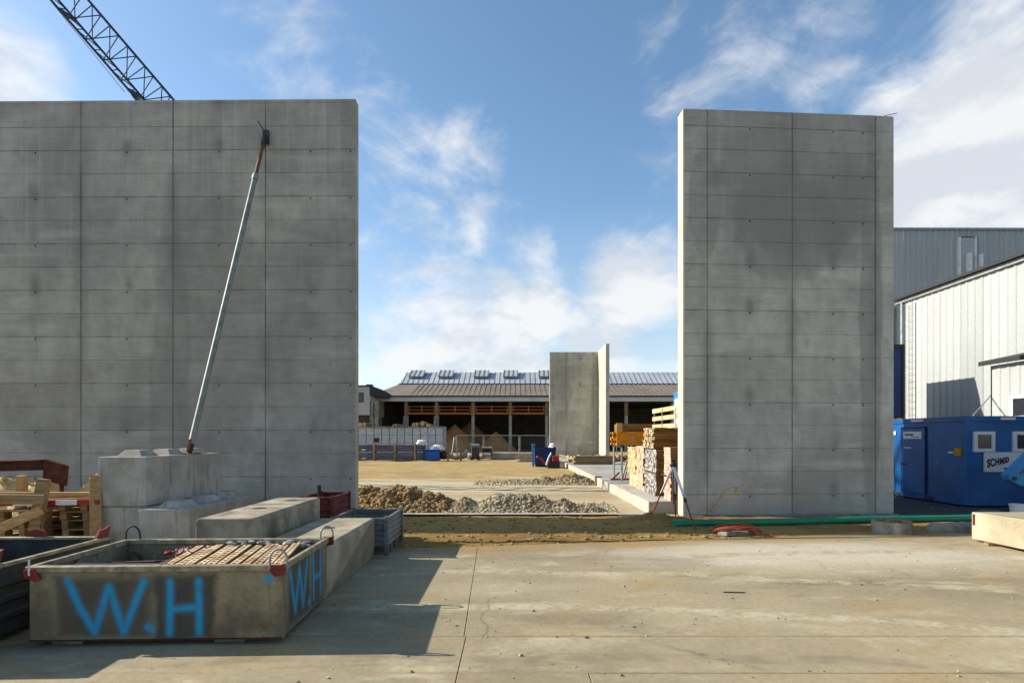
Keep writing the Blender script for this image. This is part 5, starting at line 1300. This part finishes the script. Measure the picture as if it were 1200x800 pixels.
MB().box(rx_(647), YR + .02, .44, rx_(655.5), YR + .65, rz_(534)).build('engine_cover', m_bright_red, pc, True, bevel=.06)
MB().box(rx_(643), YR + .1, .42, rx_(647), YR + .55, .8).build('engine', m_black, pc, True, bevel=.03)
MB().path([(rx_(640), YR, .25), (rx_(643), YR, .7), (rx_(646), YR + .1, rz_(530.5))], .05, 7).build('handle', m_white, pc, True); 
MB().path([(rx_(640), YR + .4, .25), (rx_(634), YR + .3, .62), (rx_(629), YR + .2, .75)], .07, 7).build('tow_bar', m_bright_red, pc, True)
tag(MB().add([(rx_(656), YR, .0), (rx_(661), YR, 0), (rx_(664), YR + 1, 0), (rx_(656), YR + 1, 0), (rx_(656), YR, .55), (rx_(660), YR, .35), (rx_(663), YR + 1, .35), (rx_(656), YR + 1, .5)], [(0,3,2,1),(4,5,6,7),(0,1,5,4),(1,2,6,5),(2,3,7,6),(3,0,4,7)]).build('concrete_chunk', m_conc_new, None, bevel=.02), 'pale wedge of concrete right of the red compactor', 'concrete chunk')

# ------------------------------------------------------------------ crane
cr = thing('tower_crane', 'dark luffing tower crane with a lattice jib rising behind the long wall', 'crane', (-13, 28, 0))
def lattice(A, B, up, w, h, n, r, name, tri=True):
    A, B = Vector(A), Vector(B); d = (B - A).normalized(); s = d.cross(Vector(up)).normalized(); u = s.cross(d).normalized()
    ch = [s * w / 2, -s * w / 2, u * h] if tri else [s*w/2 + u*h/2, -s*w/2 + u*h/2, -s*w/2 - u*h/2, s*w/2 - u*h/2]
    for c in ch: MB().tube(A + c, B + c, r, 8).build('chord', m_crane, cr, True)
    k = MB(); m_ = len(ch)
    pr2 = [(i, (i + 1) % m_) for i in range(m_)]
    for i in range(n):
        t0, t1 = A.lerp(B, i / n), A.lerp(B, (i + 1) / n); tm = A.lerp(B, (i + .5) / n)
        for a, b in pr2:
            for e0, e1 in ((t0 + ch[a], tm + ch[b]), (tm + ch[b], t1 + ch[a])):
                if tri: MB().tube(e0, e1, r * .42, 5).build('brace', m_crane, cr, True)
                else: k.tube(e0, e1, r * .5, 5)
    if not tri: k.build(name, m_crane, cr, True, kind='stuff')
    return ch, A, B
JA, JB = W(190, 146, 22), W(-86, -173, 20.5)
ch, A, B = lattice(JA, JB, (0, -.2, 1), .80, 1.02, 13, .047, 'lacing')
for f_ in (.12, .42, .72):
    c = A.lerp(B, f_); MB().bar(c + ch[0], c + ch[1], .10, .10).build('cross_tie', m_crane, cr, True)
MB().path([A.lerp(B, .10) + ch[1], A.lerp(B, .05) + ch[1] + Vector((.05, 0, -.12)), A + ch[1] + Vector((-.15, 0, -.75)), A + Vector((-.4, 0, -2.2))], .07, 8).build('heel_strut', m_crane, cr, True)
mt = JA + Vector((.3, .6, -1.2))
lattice((mt.x, mt.y, 0), (mt.x, mt.y, mt.z), (0, 1, 0), 1.2, 1.2, 14, .07, 'mast_lacing', False)
MB().box(mt.x - 1.2, mt.y - 1.2, mt.z - .3, mt.x + 1.2, mt.y + 1.2, mt.z).build('slewing_platform', m_crane, cr, True)
MB().box(mt.x - 1.5, mt.y - 1.5, 0, mt.x + 1.5, mt.y + 1.5, .4).build('base_block', m_conc2, cr, True)
MB().tube(W(146, 108, 21.5), W(50, -10, 20.5), .01, 4).build('hoist_rope', m_crane, cr, True)
